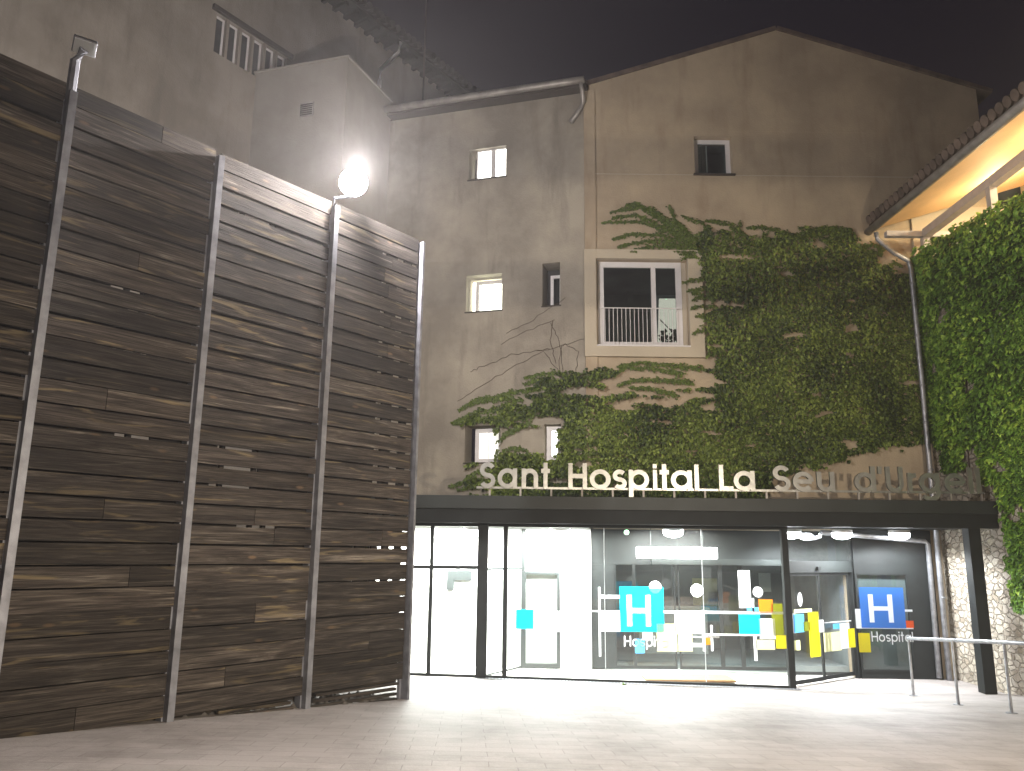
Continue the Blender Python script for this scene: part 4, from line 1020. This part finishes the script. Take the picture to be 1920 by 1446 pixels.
# ================================================================ RIGHT STONE HOUSE
XR = 9.0
def stone_house():
    t = thing('stone_house', (XR, 14, 0), 'rubble stone house with a lit open gallery under wide tiled eaves, at the right edge', 'building')
    zt = 8.62
    mb = MB(); mb.box(XR, XR+.5, 8, YG-.005, -.3, zt); mb.build('wall', 'stone', t)
    ch = MB(); ch.prism([(XR-.16, 8, 0), (XR-.001, 8, 0), (XR-.001, 8, 3.6)], (0, 0.001, 0))
    # gallery deck, back wall, end wall
    g = MB(); g.box(XR+.5, 13, 8, YG-.005, zt-.25, zt-.02); g.build('gallery_floor', 'beam', t)
    g = MB(); g.box(11.6, 11.8, 8, YG-.005, zt, 12); g.build('gallery_wall', 'soffit', t)
    ez0 = 9.52; A = Vector((7.97, 16.72, ez0)); B = Vector((8.30, 8.0, ez0))
    s = MB(); s.prism([A+Vector((.08, 0, .02)), B+Vector((.08, 0, .02)), (12.5, 8, 10.95), (12.5, 16.72, 10.95)], (0, 0, .04)); s.build('soffit', 'soffit', t)
    r = MB(); r.prism([A+Vector((-.02, .05, .09)), B+Vector((-.02, 0, .09)), (12.5, 8, 11.08), (12.5, 16.77, 11.08)], (0, 0, .10)); r.build('roof', 'tile', t)
    bd = MB(); bd.ob(A+Vector((.045, 0, -.03)), B-A, (.03, 0, 0), (0, 0, .15)); bd.build('eave_board', 'timber', t)
    gt = MB(); gt.tube([A+Vector((-.03, .12, .0)), B+Vector((-.03, 0, .0))], .085, 12); gt.build('gutter', 'gutter', t, smooth=True)
    tl = MB(); n = 44; d = (B-A)
    for i in range(n):
        p = A+d*(i+.5)/n+Vector((-.10, 0, .20)); tl.tube([p, p+Vector((1.0, 0, .35))], [.10, .095], 10)
    tl.build('roof_tiles', 'tile', t)
    # rafters, plates, posts
    pl = MB(); pl.box(XR-.02, XR+.16, 8, 16.5, 9.28, 9.46); pl.build('wall_plate', 'beam', t)
    tb = MB(); tb.box(8.2, 11.6, 16.50, 16.64, 9.30, 9.42); tb.build('tie_beam', 'beam', t)
    for y in (16.57, 14.1, 11.6):
        for x in ((XR+.06,) if y < 16 else (XR+.06, 9.75)):
            p = MB(); p.box(x-.07, x+.07, y-.07, y+.07, zt+.001, 9.279); p.build('post', 'beam', t)
    ef = MB(); ef.box(XR-.0, 11.6, YG-.06, YG-.006, zt, 10.2); ef.build('end_wall', 'surround', t)
    h = MB(); c = Vector((10.2, 13.4, 10.2)); h.ob(c, (.9, 0, .31), (0, .5, 0), (0, 0, -.02)); vo = h.build('ceiling_grille', 'tile', t)
    for i, (y, x) in enumerate(((15.3, 10.2), (12.6, 10.2), (10.0, 10.2))):
        li = bpy.data.lights.new('gallery_light', 'POINT'); li.energy = L_GALLERY*(1 if i else .5); li.color = (1, .84, .55); li.shadow_soft_size = .12
        lo = bpy.data.objects.new('gallery_light', li); COL.objects.link(lo); lo.parent = t; lo.location = Vector((x, y, 9.75))-t.location
    return t
stone_house()

# ================================================================ IVY
def inpoly(x, y, poly):
    c = False; n = len(poly); j = n-1
    for i in range(n):
        xi, yi = poly[i]; xj, yj = poly[j]
        if (yi > y) != (yj > y) and x < (xj-xi)*(y-yi)/(yj-yi)+xi: c = not c
        j = i
    return c
def leaf_into(mb, p, nrm, down, size, var):
    nrm = nrm.normalized(); d = (down-nrm*down.dot(nrm)).normalized(); s = nrm.cross(d)
    L = size; w_ = size*.52
    c = p+nrm*size*.12
    vs = [p-d*L*.12, p+s*w_-d*L*.05-nrm*size*.10, p+s*w_*.62+d*L*.45, c+d*L*.38, p+d*L, p-s*w_*.62+d*L*.45, p-s*w_-d*L*.05-nrm*size*.10]
    mb.add(vs, [(0, 1, 2, 3), (3, 2, 4), (0, 3, 5, 6), (3, 4, 5)], var)
def rv(a): return Vector((random.uniform(-a, a), random.uniform(-a, a), random.uniform(-a, a)))

def ivy_main():
    random.seed(11)
    poly = [(880, 925), (862, 790), (885, 768), (930, 748), (985, 735), (1040, 702), (1100, 690), (1145, 688), (1180, 735), (1250, 755), (1300, 730), (1335, 690), (1322, 640), (1320, 592), (1345, 562), (1310, 520), (1300, 475),
            (1290, 445), (1340, 430), (1400, 447), (1470, 438), (1520, 432), (1590, 430), (1615, 455), (1650, 492), (1690, 512), (1712, 520), (1722, 640), (1735, 828), (1690, 836), (1620, 846), (1585, 862), (1540, 875), (1480, 888), (1440, 912), (1420, 945), (880, 945)]
    t = thing('ivy', (5, YG-.1, 3), 'dense dark green ivy spreading across the gable wall above the canopy sign', 'ivy')
    mb = MB(); cnt = 0
    xs0, xs1, ys0, ys1 = 855, 1745, 380, 945
    tries = 0
    while tries < 105000:
        tries += 1
        px = random.uniform(xs0, xs1); py = random.uniform(ys0, ys1)
        n1 = noise.noise(Vector((px*.022, py*.05, 0))); n2 = noise.noise(Vector((px*.05, py*.12, 5)))
        qx = px+n1*(30 if px < 1400 else 18); qy = py+n2*16
        if not inpoly(qx, qy, poly): continue
        # holes: streaky, more on the left and the sparse patch below the window
        h = noise.noise(Vector((px*.016+7, py*.055, 3)))
        thr = .5
        if px < 1060: thr = .14 if py < 850 else .34
        if 1150 < px < 1340 and 670 < py < 770: thr = -.03
        if px < 1150 and py < 760: thr = .10
        if h > thr: continue
        # gaps beside windows of the wing
        if 1000 > px and (870 < px < 940 and 797 < py < 868): continue
        if px < 1035 and px > 940 and 800 < py < 850 : continue
        if px < 875 and py > 800: continue
        if 1022 < px < 1047 and 795 < py < 864: continue
        if 1092 < px < 1308 and 470 < py < 660: continue
        if px < 1103:
            p = onl(px, py, (QW.x, QW.y), (UW.x, UW.y)); nr = -IW
        else: p = ony(px, py, YG); nr = Vector((0, -1, 0))
        thick = .10+.16*max(0, noise.noise(Vector((px*.01, py*.01, 9)))+.3)
        p = p+nr*random.uniform(.02, thick if px < 1680 else .07)
        v = min(1, max(0, .40+noise.noise(p*1.2)*.45+random.gauss(0, .27)))
        leaf_into(mb, p, nr*.8+rv(.75)+Vector((0, 0, .45)), Vector((random.uniform(-.5, .3), 0, -1)), random.uniform(.045, .088), (v, v, v))
    # tendrils: leafy runners
    def runner(pts, n, spread=2.5, sz=.07, stem=None):
        P_ = []
        for i in range(n):
            s = i/(n-1)*(len(pts)-1); k = min(int(s), len(pts)-2); f = s-k
            P_.append((pts[k][0]*(1-f)+pts[k+1][0]*f, pts[k][1]*(1-f)+pts[k+1][1]*f))
        for i, (x, y) in enumerate(P_):
            taper = 1-i/len(P_)*.6
            for q in range(4):
                xx = x+random.gauss(0, spread*1.5*taper); yy = y+random.gauss(0, spread*1.25*taper)
                p = (onl(xx, yy, (QW.x, QW.y), (UW.x, UW.y))-IW*.05) if xx < 1100 else ony(xx, yy, YG-.07 if not (1095 < xx < 1320 and 470 < yy < 672) else YG-.16)
                v = random.uniform(.15, .6)
                leaf_into(mb, p, Vector((0, -1, .3))+rv(.4), Vector((random.uniform(-.8, .2), 0, -1)), sz*random.uniform(.6, 1.1)*(.6+.4*taper), (v, v, v))
        sp = [(onl(x, y, (QW.x, QW.y), (UW.x, UW.y))-IW*.02) if x < 1100 else ony(x, y, YG-.02 if not (1095 < x < 1320 and 470 < y < 672) else YG-.12) for x, y in P_[::4]]
        if len(sp) > 1: stem.tube(sp, .006, 4, False)
    stem = MB()
    R = [[(1310, 470), (1260, 430), (1230, 395), (1190, 385), (1145, 398)], [(1300, 450), (1250, 415), (1200, 388), (1165, 395)], [(1300, 460), (1245, 430), (1200, 415), (1130, 417)],
         [(1290, 450), (1230, 418), (1190, 402), (1150, 408)], [(1300, 465), (1240, 440), (1185, 438), (1150, 448)], [(1300, 470), (1240, 450), (1190, 455), (1160, 462)],
         [(1300, 480), (1260, 462), (1220, 462), (1185, 470)], [(1290, 440), (1262, 405), (1255, 385)], [(1310, 450), (1270, 420), (1225, 402), (1195, 380), (1175, 384)],
         [(1320, 440), (1330, 425), (1300, 412), (1280, 405)], [(1400, 445), (1370, 420), (1340, 415), (1325, 414)], [(1390, 440), (1385, 425), (1390, 415)],
         [(1480, 440), (1450, 428), (1420, 425), (1400, 428)], [(1600, 435), (1560, 425), (1520, 430), (1480, 445)], [(1580, 430), (1540, 432), (1500, 445)], [(1660, 505), (1680, 492), (1692, 500)],
         [(1620, 462), (1640, 458), (1648, 465), (1652, 478)], [(1640, 480), (1655, 470), (1650, 460)], [(1340, 530), (1315, 522), (1295, 525), (1280, 530)], [(1345, 545), (1315, 540), (1290, 545)], [(1340, 560), (1315, 555), (1300, 562)],
         [(1340, 575), (1310, 574), (1298, 578)], [(1330, 590), (1305, 592)], [(1325, 618), (1300, 624)], [(1335, 560), (1310, 548), (1300, 550)], [(1300, 480), (1290, 478), (1280, 485)],
         [(1060, 700), (1020, 700), (985, 710)], [(1050, 715), (1010, 712), (985, 722)], [(1010, 730), (960, 735), (920, 748), (882, 760)], [(980, 750), (930, 748), (890, 752), (862, 770)], [(950, 765), (900, 772), (868, 785), (850, 793)],
         [(960, 745), (910, 745), (880, 757)], [(1000, 780), (940, 782), (890, 786), (852, 795)], [(975, 800), (950, 812), (935, 830)], [(990, 790), (970, 805), (948, 815)],
         [(1000, 870), (985, 845), (965, 838), (945, 845)], [(990, 862), (960, 850), (940, 856)], [(1000, 872), (965, 862), (935, 872)], [(980, 885), (940, 880), (905, 892)], [(960, 890), (920, 900), (880, 905)], [(950, 900), (900, 910), (860, 918)],
         [(920, 880), (890, 888), (868, 905), (845, 912)], [(1060, 840), (1045, 835)], [(1060, 850), (1042, 855)], [(1062, 820), (1046, 812)], [(932, 800), (930, 815)], [(935, 845), (930, 862)], [(1280, 700), (1220, 690), (1170, 690), (1150, 705)],
         [(1320, 690), (1260, 685), (1200, 680), (1160, 686)], [(1300, 715), (1240, 712), (1190, 712), (1160, 722)], [(1270, 740), (1220, 728), (1180, 726)]]
    for r in R: runner(r, max(8, int(sum(math.dist(r[i], r[i+1]) for i in range(len(r)-1))/2.4)), stem=stem)
    # thin leafless stems up the plaster of the wing
    B_ = [[(1045, 755), (1055, 700), (1050, 640), (1030, 600)], [(1050, 700), (1020, 660), (960, 690), (900, 725), (850, 760)], [(1080, 700), (1085, 660), (1060, 645), (1050, 655), (1048, 720)], [(1060, 560), (1000, 600), (940, 630)],
          [(1040, 600), (980, 625), (930, 650)], [(1030, 655), (960, 665), (900, 690), (880, 700)], [(1035, 600), (1032, 640), (1045, 690)], [(1100, 635), (1050, 650), (1000, 660)]]
    for b in B_:
        pp = []
        for i in range(len(b)-1):
            for k in range(6):
                f = k/6; x = b[i][0]*(1-f)+b[i+1][0]*f+random.uniform(-2, 2); y = b[i][1]*(1-f)+b[i+1][1]*f+random.uniform(-2, 2)
                pp.append(onl(min(x, 1096), y, (QW.x, QW.y), (UW.x, UW.y))-IW*.01)
        stem.tube(pp, .006, 4, False)
    mb.build('foliage', 'ivy', t); stem.build('stems', 'bark', t)

def ivy_right():
    random.seed(21)
    t = thing('ivy', (XR-.2, 14, 3), 'bright green ivy blanketing the stone wall at the right edge beneath the lit gallery', 'ivy')
    mb = MB()
    # outline in (y, z) on the wall x = XR
    def reg(y, z):
        top = 9.0-.35*max(0, (17-y)/4)+.12*noise.noise(Vector((y*2, 0, 0)))
        if y > 16.62: lo = 4.7
        elif y > 15.75: lo = 4.12
        elif y > 15.25: lo = 4.5
        elif y > 14.8: lo = 3.75
        else: lo = 3.35
        return lo+.25*noise.noise(Vector((y*4, z*2, 3))) < z < top
    n = 0
    for _ in range(60000):
        y = random.uniform(10.8, 16.97); z = random.uniform(.3, 9.1)
        ok = reg(y, z)
        if not ok and y < 14.75:
            s = noise.noise(Vector((y*2.4, z*.5, 7)))
            ok = (14.35 < y < 14.75 and 1.9 < z < 3.2 and s > -.25) or (z < 3.2 and y < 14.3 and s > .05) or (14.1 < y < 14.7 and 1.5 < z < 1.9)
        if not ok: continue
        if noise.noise(Vector((y*1.6, z*2.4, 4))) > .48: continue
        bul = .12+.30*max(0, noise.noise(Vector((y*.9, z*.7, 1)))+.35)+(.12 if z > 7.5 else 0)
        edge = (1.0 if z > 4.6 else .45) if y < 16.3 else .3
        if z < 3.5: edge = .3
        x = XR-random.uniform(.02, bul*edge)
        v = min(1, max(0, .45+noise.noise(Vector((y, z, x))*1.3)*.45+random.gauss(0, .27)))
        leaf_into(mb, Vector((x, y, z)), Vector((-.8, -.1, .5))+rv(.75), Vector((0, random.uniform(-.5, .5), -1)), random.uniform(.06, .11), (v, v, v))
    mb.build('foliage', 'ivy_near', t)
    st = MB()
    for k in range(9):
        y = 11.2+k*.62; pts = [(XR-.02, y+.12*math.sin(z*1.7+k), z) for z in [.0+.5*i for i in range(17)]]
        if y > 14.8: pts = [p for p in pts if p[2] > 3.6]
        st.tube(pts, .012, 5, False)
    st.build('stems', 'bark', t)
ivy_main(); ivy_right()

def houseplant():
    random.seed(4)
    p = ony(1252, 649, YG+.35); t = thing('potted_plant', p, 'dark leafy plant silhouetted in the corner of the large window', 'plant')
    m_ = MB(); m_.disc((p.x, p.y, p.z-.02), .07, .08, 14); m_.build('pot', 'dark', t)
    l = MB()
    for k in range(46):
        c = p+Vector((random.uniform(-.19, .2), random.uniform(-.05, .05), random.uniform(.06, .36))); leaf_into(l, c, Vector((0, -1, 0))+rv(.7), rv(1), .09, (.2, .2, .2))
    l.build('foliage', 'plantgreen', t)
    s = MB()
    for k in range(6): s.tube([p+Vector((0, 0, .05)), p+Vector((random.uniform(-.15, .15), 0, .3))], .005, 4)
    s.build('stems', 'plantgreen', t)
houseplant()

# ================================================================ STREET LANTERN behind the camera, right: two bars added in front of it cast the bands on the wall
def street_lantern():
    p = Vector((6.2, 1.0, 3.6)); g = gz(p.x, p.y)
    t = thing('street_lantern', (p.x, p.y, g), 'warm street lantern on a post standing outside the picture to the right', 'street lamp')
    m_ = MB(); m_.tube([(p.x, p.y-.3, g), (p.x, p.y-.3, p.z+.5)], .05, 12); m_.tube([(p.x, p.y-.3, p.z+.5), (p.x, p.y, p.z+.55)], .03, 8); m_.build('pole', 'post', t)
    b = MB(); d0 = .45
    for lo, hi in ((.262, .325), (.455, .518)):
        b.box(p.x-.5, p.x+.35, p.y+d0, p.y+d0+.004, p.z+d0*lo, p.z+d0*hi)  # slats added only to throw the dark bands on the plaster
    for s in (-.5, .346): b.box(p.x+s, p.x+s+.004, p.y-.0, p.y+d0, p.z+.20, p.z+.212)
    b.build('shadow_bars', 'black', t)
    h = MB(); h.disc((p.x, p.y, p.z+.48), .16, .06, 20); h.build('hood', 'black', t)
    li = bpy.data.lights.new('lantern_light', 'SPOT'); li.spot_size = rad(152); li.spot_blend = 1; li.energy = L_STREET; li.color = (1, .85, .66); li.shadow_soft_size = .004
    lo = bpy.data.objects.new('lantern_light', li); COL.objects.link(lo); lo.parent = t; lo.location = p-t.location; lo.rotation_euler = Vector((-.28, 1, -.62)).to_track_quat('-Z', 'Y').to_euler()
    c = copy_tree(t); c.location.x = 2.0  # second lantern, added to fill the hard eave shadow on the gable
    for ch in c.children:
        if ch.type == 'LIGHT': ch.data = ch.data.copy(); ch.data.energy = L_STREET*.33
    c['label'] = 'added second lantern out of view beside the camera, softening the eave shadow'
street_lantern()

# ================================================================ air volume added to stand in for lens glare
def glare_haze():
    mb = MB(); mb.box(-25, 25, -12, 40, -1.5, 22)  # added scattering volume, imitates lens glare round the floodlight
    m, n, b = newmat('glare_haze'); n.nodes.remove(b); out = [x for x in n.nodes if x.type == 'OUTPUT_MATERIAL'][0]
    v = N(n, 'ShaderNodeVolumePrincipled'); v.inputs['Color'].default_value = (.9, .88, .9, 1); v.inputs['Density'].default_value = GLARE_HAZE
    v.inputs['Anisotropy'].default_value = .55
    n.links.new(v.outputs[0], out.inputs['Volume'])
    tag(mb.build('glare_haze', m), None, None, None, 'stuff')
if GLARE_HAZE: glare_haze()
